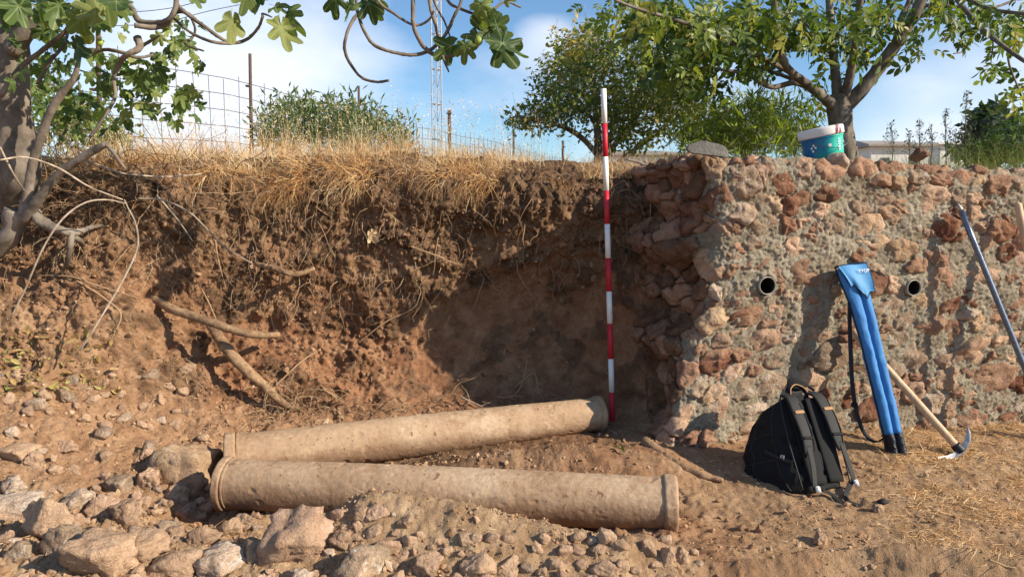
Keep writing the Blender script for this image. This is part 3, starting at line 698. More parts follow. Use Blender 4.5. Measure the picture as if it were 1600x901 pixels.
# ================================================================== RANGING POLE
def m_scuffed(name, col):
    n = NB(name); c = n.mix(col, (0.33, 0.22, 0.15), n.ramp(n.noise(26, 6, .8, stretch=(1, 1, .4)), [(.56, (0, 0, 0)), (.70, (.7, .7, .7))])); n.col(c); n.bump([(n.noise(120, 3), .3, .001)]); n.set(Roughness=.5, Specular_IOR_Level=.35); return n.m
M['red'] = m_scuffed('red_paint', (0.50, 0.018, 0.035)); M['white'] = m_scuffed('white_paint', (0.78, 0.76, 0.72))
M['steel'] = m_simple('steel', (0.15, 0.18, 0.25), 0.34, 0.25, 60, metal=0.75)
pb, pt = P(957, 655, 4.30), P(943, 139, 4.42)
pole = empty('ranging_pole', pb, 'tall red and white banded ranging pole upright in the cut', 'ranging pole')
edges = [648.0, 612, 560, 505, 455, 403, 350, 298, 245, 193, 139]
axis = pt - pb
def onp(py):
    lo, hi = 0.0, 1.0
    for _ in range(40):
        m = (lo + hi) / 2
        if project(pb + axis * m)[1] > py: lo = m
        else: hi = m
    return pb + axis * lo
edges[0] = 700
for k in range(10):
    a, b = (pb - axis / np.linalg.norm(axis) * .06 if k == 0 else onp(edges[k])), onp(edges[k + 1])
    r = 0.0165
    tube('red_band' if k % 2 == 0 else 'white_band', [a, a + (b - a) * .5, b - (b - a) * .004], [r, r, r], M['red'] if k % 2 == 0 else M['white'], pole, 20)
tube('steel_tip', [pb - axis * .09, pb - axis * .03], [.003, .012], M['steel'], pole, 12)

# ================================================================== BACKPACK
M['cloth_black'] = m_simple('black_nylon', (0.012, 0.012, 0.013), 0.85, 0.3, 300, spec=0.25, bumpd=0.0015)
M['cloth_strap'] = m_simple('strap_webbing', (0.022, 0.021, 0.022), 0.7, 0.25, 400, spec=0.3)
M['gold'] = m_simple('tan_leather', (0.34, 0.19, 0.085), 0.6, 0.15, 80)
M['buckle'] = m_simple('pale_buckle', (0.45, 0.46, 0.48), 0.35, 0.1, 80, spec=0.5)
def strap(name, pts, side, w, th, mat, parent, n=22):
    """padded band: rounded rectangle swept along pts; side is the width direction"""
    pts = catmull(pts, n); w = np.interp(np.linspace(0, 1, n), np.linspace(0, 1, len(w)), w); t = np.gradient(pts, axis=0); t /= np.linalg.norm(t, axis=1)[:, None]
    sd_ = np.asarray(side, float); sd_ = sd_[None] - t * (t @ sd_)[:, None]; sd_ /= np.linalg.norm(sd_, axis=1)[:, None]; nn = np.cross(sd_, t)
    a = np.linspace(0, 2 * math.pi, 16, endpoint=False); cx = np.sign(np.cos(a)) * np.abs(np.cos(a)) ** .45; cy = np.sign(np.sin(a)) * np.abs(np.sin(a)) ** .7
    V = pts[:, None] + cx[None, :, None] * (w / 2)[:, None, None] * sd_[:, None] + cy[None, :, None] * (th / 2) * nn[:, None]
    V = V.reshape(-1, 3); m = len(V); V = np.vstack([V, pts[:1], pts[-1:]]); j = np.arange(16); jn = (j + 1) % 16; b = (n - 1) * 16
    tris = np.vstack([np.stack([jn, j, np.full(16, m)], 1), np.stack([b + j, b + jn, np.full(16, m + 1)], 1)])
    return link(name, np_mesh(name, V, [grid_faces(n, 16, True), tris], True), mat, parent)
BL, BR, TL = P(1258, 770, 3.26), P(1330, 752, 3.36), P(1214, 618, 3.50)
eu = BR - BL; eu[2] = 0; BWd = np.linalg.norm(eu); eu /= BWd
ew = TL - BL; BH = np.linalg.norm(ew); ew /= BH
ed = np.array([-eu[1], eu[0], 0]); ed = ed + np.array([-.22, 0, 0]); ed /= np.linalg.norm(ed)
bp = empty('backpack', BL, 'black backpack with shoulder straps facing out slumped against the wall', 'backpack')
def bpt(u, w, d): return BL + eu * (u * BWd) + ew * (w * BH) + ed * d
M['piping'] = m_simple('pack_piping', (0.022, 0.020, 0.020), 0.6)
def pack_body():
    nw, na = 46, 72; a = np.linspace(0, 2 * math.pi, na, endpoint=False); V = []
    for k in range(nw):
        w = k / (nw - 1); 
        D = np.interp(w, [0, .08, .3, .6, .85, .95, 1.0], [.17, .22, .27, .26, .20, .15, .06])
        hw = np.interp(w, [0, .05, .2, .6, .85, .95, 1.0], [.42, .50, .53, .52, .47, .42, .30])
        ww = w * .98 + 0.0
        e = 0.52
        cu = np.sign(np.cos(a)) * np.abs(np.cos(a)) ** e; cd_ = np.sign(np.sin(a)) * np.abs(np.sin(a)) ** (e + .25)
        dd = D / 2 + cd_ * D / 2
        lift = np.clip(dd, 0, 1) * (0.0 if w > .2 else (0.2 - w) * 0.25) - 0.35 * dd * (w ** 3) * .6
        for c_, d_, l_ in zip(cu, dd, lift): V.append(bpt(.5 + c_ * hw, ww, d_) + np.array([-.10 * d_ * (1 - .5 * w), 0, -max(0, 1 - w) * d_ * .55 + l_ * .2 - .85 * d_ * max(0, w - .15) ** 1.1]) - eu * (.16 * d_ * (1 - w)))
    V = np.array(V)
    for k in range(len(V)):
        pass
    V[:, 2] = np.maximum(V[:, 2], 0.045)
    nrm = V - V.reshape(nw, na, 3).mean(1).repeat(na, 0); nrm /= np.linalg.norm(nrm, axis=1)[:, None] + 1e-9
    V = V + nrm * (fbm(V, 8, 2, 3.0) * .016 + np.abs(fbm(V * np.array([1, 1, .6]), 18, 2, 9.0)) * .013 - .012 * np.exp(-((fbm(V, 5, 1, 33.) ) / .05) ** 2))[:, None]
    G_ = V.reshape(nw, na, 3); O_ = nrm.reshape(nw, na, 3)
    for ia in (40, 33, 26): tube('seam', (G_[2:-2, ia] + O_[2:-2, ia] * .001), [.0032] * 2, M['piping'], bp, 6)
    for iw, a0, a1 in ((17, 26, 40), (30, 33, 40)): tube('pocket_zip', (G_[iw, a0:a1 + 1] + O_[iw, a0:a1 + 1] * .001), [.0036] * 2, M['piping'], bp, 6)
    m = len(V); V = np.vstack([V, V[:na].mean(0), V[-na:].mean(0)]); j = np.arange(na); jn = (j + 1) % na; b = (nw - 1) * na
    tris = np.vstack([np.stack([jn, j, np.full(na, m)], 1), np.stack([b + j, b + jn, np.full(na, m + 1)], 1)])
    link('pack_body', np_mesh('pack_body', V, [grid_faces(nw, na, True), tris], True), M['cloth_black'], bp)
pack_body()
# padded back panel ridges, side pocket seam, straps
for u in (.30, .70):
    strap('back_pad', [bpt(u, .06, -.004), bpt(u, .5, -.012), bpt(u, .93, -.004)], eu, [.085, .10, .085], .022, M['cloth_black'], bp)
for u0, u1 in ((.16, .10), (.80, .93)):
    st = strap('shoulder_strap', [bpt(u0 + (.5 - u0) * .2, .985, .02), bpt(u0 + (.5 - u0) * .08, .97, -.03), bpt(u0, .8, -.055), bpt(u0, .6, -.062), bpt(u0 + (u1 - u0) * .5, .40, -.05)], eu, [.055, .062, .068, .064, .045], .016, M['cloth_strap'], bp)
    strap('edge_stitching', [bpt(u0 + .085, .93, -.052), bpt(u0 + .085, .78, -.068), bpt(u0 + .085, .6, -.074), bpt(u0 + .07, .44, -.062)], eu, [.004] * 3, .004, M['cloth_black'], st, 14).matrix_parent_inverse = Matrix()
    strap('lower_webbing', [bpt(u0 + (u1 - u0) * .4, .50, -.063), bpt(u0 + (u1 - u0) * .6, .30, -.058), bpt(u1, .12, -.045), bpt(u1 + .02, .04, -.03)], eu, [.030, .028, .026], .006, M['cloth_strap'], bp)
    strap('leather_tab', [bpt(u0, .865, -.062), bpt(u0, .835, -.066)], eu, [.052, .052], .005, M['gold'], bp, 4)
    strap('webbing_loop', [bpt(u0, .60, -.073), bpt(u0, .57, -.073)], eu, [.058, .058], .005, M['cloth_black'], bp, 4)
    bk = bevel_box('buckle', bpt(u1 + .02, .06, -.048), (.012, .006, .015), M['buckle'], bp, np.stack([eu, ed, ew], 1), .003)
tube('piping', [bpt(-.03, .04, -.002), bpt(-.045, .3, -.004), bpt(-.04, .6, -.004), bpt(0.02, .88, 0.0), bpt(.12, .985, .01), bpt(.4, 1.0, .02), bpt(.75, .995, .02), bpt(.95, .93, 0), bpt(1.02, .7, -.003), bpt(1.03, .3, -.003), bpt(1.0, .04, 0)], [.0035] * 3, M['piping'], bp, 8, 60)
hd = strap('grab_handle', [bpt(.30, .985, .015), bpt(.36, 1.05, .02), bpt(.50, 1.085, .025), bpt(.64, 1.05, .02), bpt(.70, .985, .015)], ed, [.026] * 3, .009, M['cloth_black'], bp)
strap('handle_trim', [bpt(.30, .99, .0), bpt(.36, 1.058, .004), bpt(.50, 1.094, .008), bpt(.64, 1.058, .004), bpt(.70, .99, .0)], ed, [.005] * 3, .006, M['gold'], bp)
strap('top_flap', [bpt(.62, 1.0, .06), bpt(.78, 1.07, .08), bpt(1.0, 1.04, .09), bpt(1.16, .96, .09)], ed + ew * .5, [.06, .085, .075, .04], .014, M['cloth_black'], bp)
strap('waist_strap', [bpt(.95, .05, -.02), P(1322, 778, 3.22), P(1345, 790, 3.17), P(1378, 797, 3.14)], (0.2, .9, .3), [.024] * 3, .004, M['cloth_strap'], bp)
strap('waist_strap', [bpt(.3, .02, -.02), P(1300, 772, 3.26), P(1318, 786, 3.2), P(1362, 797, 3.15)], (0.2, .9, .3), [.022] * 3, .004, M['cloth_strap'], bp)
gp, gn, _ = ground_at(1378, 780)
bevel_box('waist_buckle', gp + np.array([0, 0, .012]), (.022, .018, .007), M['cloth_strap'], bp, yaw(.5), .004)
strap('side_compression_strap', [bpt(-.04, .30, .01), bpt(-.075, .31, .08), bpt(-.06, .33, .16)], ew, [.018] * 3, .004, M['cloth_strap'], bp)
def text(name, s, size, loc, X, Z, mat, parent):
    cu = bpy.data.curves.new(name, 'FONT'); cu.body = s; cu.size = size; cu.extrude = .0006; cu.align_x = 'CENTER'; cu.align_y = 'CENTER'
    tmp = bpy.data.objects.new(name + '_source', cu); C.objects.link(tmp); dg = bpy.context.evaluated_depsgraph_get()
    me = bpy.data.meshes.new_from_object(tmp.evaluated_get(dg)); bpy.data.objects.remove(tmp); bpy.data.curves.remove(cu); me.materials.clear(); me.materials.append(mat)
    o = bpy.data.objects.new(name, me); C.objects.link(o); X = Vector(X).normalized(); Z = Vector(Z); Z = (Z - X * Z.dot(X)).normalized(); N = X.cross(Z)
    o.parent = parent; Mx = Matrix((X, Z, N)).transposed().to_4x4(); Mx.translation = Vector(loc); o.matrix_parent_inverse = Matrix.Translation(-Vector(parent.location)); o.matrix_basis = Mx
    return o
text('emblem', 'O|', .022, bpt(-.045, .36, .02) + np.array([-.035, -.012, 0]), ed * -1, ew, M['buckle'], bp)

# ================================================================== BLUE TRIPOD BAG
M['blue'] = m_simple('blue_nylon', (0.045, 0.19, 0.46), 0.7, 0.12, 120, spec=0.3, bumpd=0.001)
M['blue2'] = m_simple('pale_blue_flap', (0.065, 0.25, 0.52), 0.6, 0.1, 120, spec=0.3, bumpd=0.001)
M['navy'] = m_simple('black_piping', (0.012, 0.014, 0.022), 0.5, 0.2, 60)
tb, tt_ = P(1401, 708, 3.73), P(1331, 414, 4.03)
bag = empty('tripod_bag', tb, 'blue two-sleeved tripod bag with black foot leaning on the stone wall', 'bag')
ax = tt_ - tb; TLn = np.linalg.norm(ax); ax /= TLn
sx_ = np.array([1, .1, 0.]); sx_ -= ax * (sx_ @ ax); sx_ /= np.linalg.norm(sx_); fr = np.cross(sx_, ax); fr = fr if fr[1] < 0 else -fr
def bg(w, a, d): return tb + ax * (w * TLn) + sx_ * a + fr * d
def sleeve(name, w0, w1, mat, lo=0.0, inf=1.0):
    nw, na = 46, 64; V = []
    for w in np.linspace(w0, w1, nw):
        R_ = np.interp(w, [0, .1, .6, .85, 1], [.048, .050, .052, .058, .066]); Lf = np.interp(w, [0, .1, .6, .80, .93, 1], [.046, .048, .052, .066, .092, .098])
        for a in np.linspace(0, 2 * math.pi, na, endpoint=False):
            u = math.cos(a); q = math.sin(a); lobe = max(0.0, 1 - ((abs(u) - .5) / .5) ** 2) ** .5
            dep = (.034 if w < .9 else .034 - (w - .9) * .15) * (.22 + .78 * lobe) * inf
            V.append(bg(w, (u * (R_ if u > 0 else Lf)), dep * (1 if q > 0 else -1) * min(1, abs(q) * 3)))
    V = np.array(V); V += fr * (fbm(V, 14, 2, 4.0) * .006 + np.abs(fbm(V * np.array([1, 1, 2.]), 26, 2, 8.)) * .005)[:, None] + sx_ * (fbm(V, 6, 2, 7.0) * .003)[:, None]
    m = len(V); V = np.vstack([V, V[:na].mean(0), V[-na:].mean(0)]); j = np.arange(na); jn = (j + 1) % na; b = (nw - 1) * na
    tris = np.vstack([np.stack([jn, j, np.full(na, m)], 1), np.stack([b + j, b + jn, np.full(na, m + 1)], 1)])
    return link(name, np_mesh(name, V, [grid_faces(nw, na, True), tris], True), mat, bag)
sleeve('sleeve', .10, .985, M['blue']); sleeve('foot_cap', -.005, .101, M['navy'], inf=1.06)
edgeL = [bg(w, -np.interp(w, [0, .1, .6, .80, .93, 1], [.046, .048, .052, .066, .092, .098]) - .002, 0.004) for w in np.linspace(0, 1, 14)]
edgeR = [bg(w, np.interp(w, [0, .1, .6, .85, 1], [.048, .050, .052, .058, .066]) + .002, 0.004) for w in np.linspace(0, 1, 14)]
tube('piping', edgeL, [.0042] * 2, M['navy'], bag, 8, 40); tube('piping', edgeR, [.0042] * 2, M['navy'], bag, 8, 40)
def flap():
    nu, nv = 22, 14; V = []
    for iv in range(nv):
        for iu in range(nu):
            u = iu / (nu - 1); v = iv / (nv - 1)
            xl, xr = -.098 + .045 * v ** 1.3, .068 + .004 * v
            botw = .875 + .018 * math.sin(u * 9) - .03 * (u > .08) * min(1, (u - .08) * 6) - .022 * (u > .55)
            w = 1.0 + (botw - 1.0) * v
            V.append(bg(w, xl + (xr - xl) * u, .030 + .018 * math.sin(v * 2.6) + .006 * math.sin(u * 6.2)))
    V = np.array(V); F_ = grid_faces(nv, nu); V2 = V - fr * .004
    b = []; idx = np.arange(nu * nv).reshape(nv, nu); loop = np.concatenate([idx[0, :-1], idx[:-1, -1], idx[-1, :0:-1], idx[:0:-1, 0]])
    ln = np.roll(loop, -1); side = np.stack([loop, ln, ln + nu * nv, loop + nu * nv], 1)
    link('flap', np_mesh('flap', np.vstack([V, V2]), [F_, F_[:, ::-1] + nu * nv, side], True), M['blue2'], bag)
    tube('flap_trim', V.reshape(nv, nu, 3)[-1] + fr * .001, [.0025] * 2, M['navy'], bag, 6, 40)
flap()
strap('closed_top', [bg(.998, -.10, .008), bg(1.004, 0, .012), bg(1.0, .07, .008)], fr, [.06, .066, .05], .006, M['navy'], bag)
tx = text('printed_name', 'TTOP', .026, bg(.952, .028, .0515), sx_ , ax, M['white'], bag)
cs = [bg(.80, -.07, .01), P(1328, 520, 3.95), P(1330, 570, 3.92), P(1333, 612, 3.9), P(1340, 650, 3.88), P(1352, 678, 3.86), P(1368, 690, 3.82), P(1384, 682, 3.78), bg(.10, -.05, .0)]
strap('carry_strap', cs, (1, 0, .2), [.022, .024, .022, .026], .005, M['navy'], bag, 50)
bevel_box('strap_slider', P(1335, 632, 3.885), (.017, .008, .012), M['navy'], bag, None, .003)

# ================================================================== TOOLS
def m_wood(name, a, b):
    n = NB(name); f = n.noise(14, 5, 0.6, stretch=(3, 3, .4)); n.col(n.ramp(f, [(.3, a), (.7, b)])); n.bump([(f, .4, .002)]); n.set(Roughness=.6, Specular_IOR_Level=.25); return n.m
M['wood'] = m_wood('pale_handle_wood', (0.42, 0.27, 0.155), (0.64, 0.46, 0.30))
M['iron'] = m_simple('worn_iron', (0.30, 0.31, 0.33), 0.42, 0.4, 50, metal=0.6, spec=0.5, bumpd=.002)
h0, h1_ = P(1500, 703, 3.74), P(1331, 516, 4.05)
pk = empty('mattock', P(1497, 712, 3.74), 'pick mattock with pale wooden handle behind the blue bag, iron head on straw', 'pickaxe')
tube('handle', [h0, h0 * .9 + h1_ * .1, h0 * .5 + h1_ * .5 + np.array([0, 0, .004]), h1_], [.019, .020, .0195, .022], M['wood'], pk, 18, 30, 0.0)
tube('iron_socket', [h0 + (h0 - h1_) * .012, h0 * .955 + h1_ * .045], [.027, .025], M['navy'], pk, 18, 6)
def blade(name, pts, wid, th):
    strap(name, pts, (0.25, -.9, .2), wid, th, M['iron'], pk, 24)
def pick_head():
    outer = [(1465, 717), (1477, 721), (1490, 719), (1502, 713), (1511, 702), (1517, 689), (1517, 676), (1512, 664)]
    inner = [(1466, 713), (1478, 712), (1488, 708), (1496, 702), (1502, 695), (1507, 686), (1510, 676), (1511, 665)]
    V = []
    for k, (o_, i_) in enumerate(zip(outer, inner)):
        dpt = 3.70 + .012 * k; th_ = [.004, .008, .014, .02, .02, .014, .008, .003][k]
        a, b = P(*o_, dpt), P(*i_, dpt); m = (a + b) / 2
        V += [a, m - np.array([0, th_, 0]), b, m + np.array([0, th_, 0])]
    V = np.array(V); q = grid_faces(8, 4, True); q = np.vstack([q, [[3, 2, 1, 0]], [[28, 29, 30, 31]]])
    link('pick_head', np_mesh('pick_head', V, q, False), M['iron'], pk)
pick_head()
b0, b1 = P(1497, 318, 4.17), P(1650, 695, 3.95)
br = empty('steel_bar', b1, 'long blue-grey steel bar with pointed tip leaning on the wall at the far right', 'crowbar')
dv = (b1 - b0); tube('shaft', [b0 + dv * .03, b0 + dv * .5, b1], [.0155] * 3, M['steel'], br, 14, 8)
tube('tip', [b0 - dv * .004, b0 + dv * .03], [.002, .0155], M['iron'], br, 14, 4)
w0, w1 = P(1590, 318, 4.22), P(1668, 690, 3.95)
wr_ = empty('tool_with_wooden_handle', w1, 'rounded wooden tool handle leaning on the wall at the right edge of the photo', 'tool')
dv = w1 - w0; tube('handle', [w0 - dv * .006, w0, w0 + dv * .01, w0 + dv * .3, w0 + dv * .7, w1], [.006, .017, .021, .019, .019, .019], M['wood'], wr_, 16)
bevel_box('blade', w1 + np.array([0, -.02, 0.03]), (.10, .012, .06), M['iron'], wr_, None, .006)

# ================================================================== BUCKET AND LOOSE STONES ON THE WALL
def m_bucket():
    n = NB('printed_teal_plastic'); s = n.n('ShaderNodeSeparateXYZ'); n.l(n.tc.outputs['Object'], s.inputs[0])
    f = n.noise(5, 2); a = n.n('ShaderNodeMath', operation='MULTIPLY_ADD'); n.l(s.outputs[0], a.inputs[0]); a.inputs[1].default_value = 3.2; n.l(f, a.inputs[2])
    c = n.ramp(a.outputs[0], [(.15, (0.008, 0.12, 0.30)), (.42, (0.01, 0.24, 0.32)), (.55, (0.012, 0.36, 0.29)), (.9, (0.06, 0.52, 0.42))]); n.col(c); n.set(Roughness=.35, Specular_IOR_Level=.4); return n.m
def m_lid():
    n = NB('paint_stained_lid'); f = n.noise(20, 4, .6, stretch=(1, 1, .15)); c = n.ramp(f, [(.55, (.66, .63, .62)), (.60, (.16, .03, .05))]); n.col(c); n.set(Roughness=.45); return n.m
M['bucket'] = m_bucket(); M['lid'] = m_lid()
bc = P(1287, 241, 4.42); bc[2] = max(bc[2], 1.6)
bk = empty('bucket', bc, 'teal plastic paint bucket with a stained white lid standing on top of the wall', 'bucket')
seg = 56; th = np.linspace(0, 2 * math.pi, seg, endpoint=False)
def lathe(name, prof, mat, tilt, off=0.0, sq=1.0, local=True):
    V = []
    for r, z in prof:
        V.append(np.stack([r * np.cos(th), r * np.sin(th), np.full(seg, z)], 1))
    V = np.vstack(V); c, s_ = math.cos(tilt), math.sin(tilt)
    Rm = np.array([[c, 0, s_], [0, 1, 0], [-s_, 0, c]]); V = V @ Rm.T
    m = len(V); V = np.vstack([V, V[:seg].mean(0), V[-seg:].mean(0)]); j = np.arange(seg); jn = (j + 1) % seg; b = (len(prof) - 1) * seg
    tris = np.vstack([np.stack([jn, j, np.full(seg, m)], 1), np.stack([b + j, b + jn, np.full(seg, m + 1)], 1)])
    o = link(name, np_mesh(name, V, [grid_faces(len(prof), seg, True), tris], True), mat, bk, False); return o
TI = -.19
lathe('bucket_body', [(.105, -.06), (.118, -.055), (.125, .04), (.131, .115), (.132, .118)], M['bucket'], TI)
lathe('lid', [(.128, .112), (.139, .114), (.142, .122), (.142, .16), (.139, .168), (.130, .172), (.122, .168), (.118, .160), (.02, .160)], M['lid'], TI)
lathe('rim_ring', [(.130, .100), (.135, .101), (.135, .107), (.130, .108)], M['bucket'], TI)
def decal(name, a, z, w, h, mat, rad_=.1285):
    V = []
    for zz in (z - h / 2, z + h / 2):
        for aa in np.linspace(a - w / 2 / rad_, a + w / 2 / rad_, 5):
            rr = rad_ + .0012 + (zz - .04) * .08; V.append([rr * math.cos(aa), rr * math.sin(aa), zz])
    V = np.array(V); c, s_ = math.cos(TI), math.sin(TI); V = V @ np.array([[c, 0, s_], [0, 1, 0], [-s_, 0, c]]).T
    link(name, np_mesh(name, V, grid_faces(2, 5)), mat, bk, False)
for k, zz in enumerate((.078, .062, .046, .030, .014)): decal('printed_mark', -1.08, zz, .018 + .006 * (k % 2), .007, M['white'])
for k, (aa, zz) in enumerate(((-2.45, .03), (-2.3, .05), (-2.38, .065), (-2.5, .05), (-.6, .06), (-.5, .05))): decal('printed_mark', aa, zz, .012, .013, M['white'])
decal('paint_spot', -1.62, .05, .02, .018, M['lid'])
tube('wire_handle', [bc + np.array([-.135, 0, .10]), bc + np.array([-.1, -.11, .055]), bc + np.array([.02, -.155, .03]), bc + np.array([.11, -.10, .07]), bc + np.array([.138, 0, .13])], [.0022] * 2, M['steel'], bk, 6, 30)
bk.scale = (.9, .9, .9)
def loose(name, px, py, depth, size, seed, mat, label, cat='stone', R=None, z=None, n=4, group=None, blocky=0, rough=.06):
    p = P(px, py, depth)
    if z is not None: p[2] = z
    V, Fc = rock_arr(size, seed, n, rough, blocky=blocky)
    if R is not None: V = V @ np.asarray(R).T
    o = link(name, np_mesh(name, V, Fc, True), M[mat]); o.location = Vector(p); return tag(o, label, cat, group)
loose('slate_slab', 1104, 256, 3.93, (.225, .16, .035), 5, 'slate', 'flat dark grey slate slab lying on the corner of the wall', R=yaw(.15) @ np.array([[1, 0, 0], [0, .80, .60], [0, -.60, .80]]).T, rough=.012, z=1.675)
loose('loose_stone', 1438, 242, 4.35, (.10, .10, .085), 8, 'rock_red', 'dark reddish stone loose on top of the wall right of the bucket')

# ================================================================== RUBBLE IN FRONT OF THE COLUMNS
named = [  # px, py (centre), width px, height px, material, seed, blocky, label
 (460, 838, 118, 96, 'rock_pink', 101, 1, 'big pale pinkish block just in front of the front column'),
 (56, 812, 92, 82, 'rock_tan', 102, 0, 'large rounded tan rock near the left edge of the rubble'),
 (140, 872, 96, 74, 'rock_tan', 103, 1, 'blocky tan rock at the bottom edge left of the whitish rock'),
 (80, 856, 66, 52, 'rock_grey', 104, 0, 'brownish grey rock between the large rounded rock and the bottom edge'),
 (12, 796, 70, 32, 'rock_pale', 105, 1, 'pale flat slab cut by the left edge of the photo'),
 (14, 768, 44, 34, 'rock_pale', 106, 0, 'small pale rock above the flat slab at the left edge'),
 (265, 884, 80, 44, 'rock_tan', 107, 0, 'broad tan rock at the bottom edge beside the whitish rock'),
 (338, 882, 92, 50, 'rock_pale', 108, 0, 'whitish lichen-speckled rock at the bottom edge of the rubble'),
 (562, 888, 92, 56, 'rock_grey', 109, 0, 'grey-stained rock at the bottom below the mound of earth'),
 (218, 852, 74, 34, 'rock_tan', 110, 1, 'flat-topped tan stone above the broad bottom rock'),
 (196, 806, 60, 42, 'rock_tan', 111, 0, 'tan rubble stone left of the shadowed hollow'),
 (152, 795, 48, 40, 'rock_pink', 112, 0, 'pinkish rock right of the large rounded rock'),
 (350, 822, 54, 34, 'rock_tan', 113, 0, 'tan stone left of the big pinkish block'),
 (392, 862, 60, 40, 'rock_grey', 114, 0, 'greyish stone wedged under the big pinkish block'),
 (602, 852, 48, 36, 'rock_pink', 115, 0, 'pinkish stone right of the big pinkish block'),
 (634, 822, 30, 28, 'rock_tan', 116, 0, 'small upright stone on the flank of the earth mound'),
 (668, 884, 52, 36, 'rock_tan', 117, 0, 'tan stone half sunk at the bottom of the earth mound'),
 (742, 884, 58, 40, 'rock_tan', 118, 0, 'angular tan stone at the bottom centre of the photo'),
 (790, 884, 44, 30, 'rock_tan', 119, 0, 'low tan stone right of the angular bottom-centre stone'),
 (842, 856, 20, 26, 'rock_tan', 120, 0, 'small egg-shaped pebble on the slope of fine earth'),
 (1012, 858, 32, 30, 'rock_tan', 121, 0, 'leftmost broken clod below the right collar of the front column'),
 (1042, 866, 26, 34, 'rock_pink', 122, 0, 'upright broken clod below the right collar of the front column'),
 (1062, 870, 24, 26, 'rock_tan', 123, 0, 'rightmost broken clod below the right collar of the front column'),
 (1282, 836, 26, 22, 'rock_tan', 124, 0, 'pale stone on the low ridge of earth in front of the backpack'),
 (1378, 790, 20, 14, 'rock_tan', 125, 0, 'small stone beside the loose waist strap of the backpack'),
 (102, 620, 30, 32, 'rock_grey', 126, 0, 'dark grey stone standing out of the left slope'),
 (132, 606, 26, 20, 'rock_tan', 127, 0, 'tan stone touching the dark grey stone on the left slope'),
 (100, 698, 34, 24, 'rock_pink', 128, 0, 'rounded pink stone alone on the left slope'),
 (28, 712, 56, 30, 'rock_tan', 129, 1, 'flat brown slab on the left slope by the photo edge'),
 (55, 722, 30, 28, 'rock_tan', 130, 0, 'stone leaning on the flat brown slab of the left slope'),
 (112, 782, 50, 36, 'rock_pale', 131, 0, 'pale rock at the upper edge of the rubble heap'),
 (20, 866, 48, 42, 'rock_grey', 132, 0, 'mottled grey rock in the bottom left corner'),
 (310, 838, 50, 30, 'rock_tan', 133, 0, 'tan stone above the whitish lichen-speckled rock'),
 (288, 800, 40, 26, 'rock_grey', 134, 0, 'grey stone at the lip of the hollow by the column end'),
 (530, 850, 40, 34, 'rock_tan', 135, 0, 'tan stone against the right side of the big pinkish block'),
 (940, 890, 48, 26, 'rock_tan', 136, 0, 'low stone at the bottom edge under the front column'),
]
placed = []
def put_rock(px, py, w, h, mat, seed, blocky, label, group=None, n=4, name='rock'):
    p, nn, _ = ground_at(px, py + h * .25)
    wd = 2 * rad(w / 2, p); hd_ = 2 * rad(h / 2, p)
    r = np.random.default_rng(seed); V, Fc = rock_arr((wd * 1.02, wd * r.uniform(.7, .95), hd_ * 1.12), seed, n, .10, blocky=blocky, planes=11)
    V = V @ (yaw(r.uniform(-.3, .3)) @ np.array([[1, 0, 0], [0, math.cos(.2), -math.sin(.2)], [0, math.sin(.2), math.cos(.2)]])).T
    o = link(name, np_mesh(name, V, Fc, True), M[mat])
    o.location = Vector(p) + Vector((0, wd * .25, hd_ * .20)); tag(o, label, 'rock', group); placed.append((px, py, max(w, h) / 2)); return o
for a in named: put_rock(a[0], a[1], a[2], a[3], a[4], a[5], a[6], a[7])
bo = loose('boulder', 284, 738, 3.50, (.33, .30, .30), 61, 'rock_ochre', 'ochre boulder with a dark left flank at the left ends of the columns', 'boulder', blocky=1, rough=.09)
def dens(px, py):
    """how much rubble lies at a place of the floor"""
    d = 0.0
    if py > 770: d = max(d, np.interp(px, [0, 400, 560, 760, 1000, 1100], [1, 1, .16, .09, .10, .01]))
    if 640 < py <= 752 and px < 330: d = max(d, .03)
    if 560 < py <= 660 and px < 300: d = max(d, .05)
    if 752 < py < 800 and px < 345: d = max(d, .30)
    return d
kinds = [('rock_tan', 'small tan stone among the broken rubble before the columns', 'small tan stones of the rubble heap'),
         ('rock_pink', 'small pinkish stone among the broken rubble before the columns', 'small pinkish stones of the rubble heap'),
         ('rock_grey', 'small greyish stone among the broken rubble before the columns', 'small greyish stones of the rubble heap'),
         ('rock_pale', 'small whitish stone among the broken rubble before the columns', 'small whitish stones of the rubble heap')]
LAND = [(460, 838, 'the big pinkish block'), (56, 812, 'the large rounded rock'), (140, 872, 'the blocky bottom rock'), (338, 882, 'the whitish rock'), (562, 888, 'the grey-stained bottom rock'), (284, 738, 'the ochre boulder'),
        (12, 796, 'the pale flat slab'), (218, 852, 'the flat-topped stone'), (152, 795, 'the pinkish rock'), (742, 884, 'the angular bottom-centre stone'), (842, 856, 'the egg-shaped pebble'),
        (1040, 862, 'the three broken clods'), (102, 620, 'the dark grey slope stone'), (28, 712, 'the flat brown slab'), (100, 698, 'the lone pink stone'), (350, 760, 'the front left collar'), (634, 822, 'the small upright stone')]
used_labels = {}
def where_label(px, py, tone, sz):
    d = [(math.hypot(px - a, py - b), n, a, b) for a, b, n in LAND]; _, n, a, b = min(d); an = math.degrees(math.atan2(b - py, px - a)) % 360
    dr = ['right of', 'above and right of', 'above', 'above and left of', 'left of', 'below and left of', 'below', 'below and right of'][int(((an + 22.5) % 360) // 45)]
    base = ('tiny ' if sz < 19 else 'small ' if sz < 26 else 'fist-sized ') + tone + ' stone ' + dr + ' ' + n
    k = used_labels[base] = used_labels.get(base, 0) + 1
    return base if k == 1 else base + ', ' + ['second', 'third', 'fourth', 'fifth', 'sixth', 'seventh', 'eighth', 'ninth', 'tenth'][min(k - 2, 8)] + ' one out'
rr_ = np.random.default_rng(5); cnt = 0; cand = []
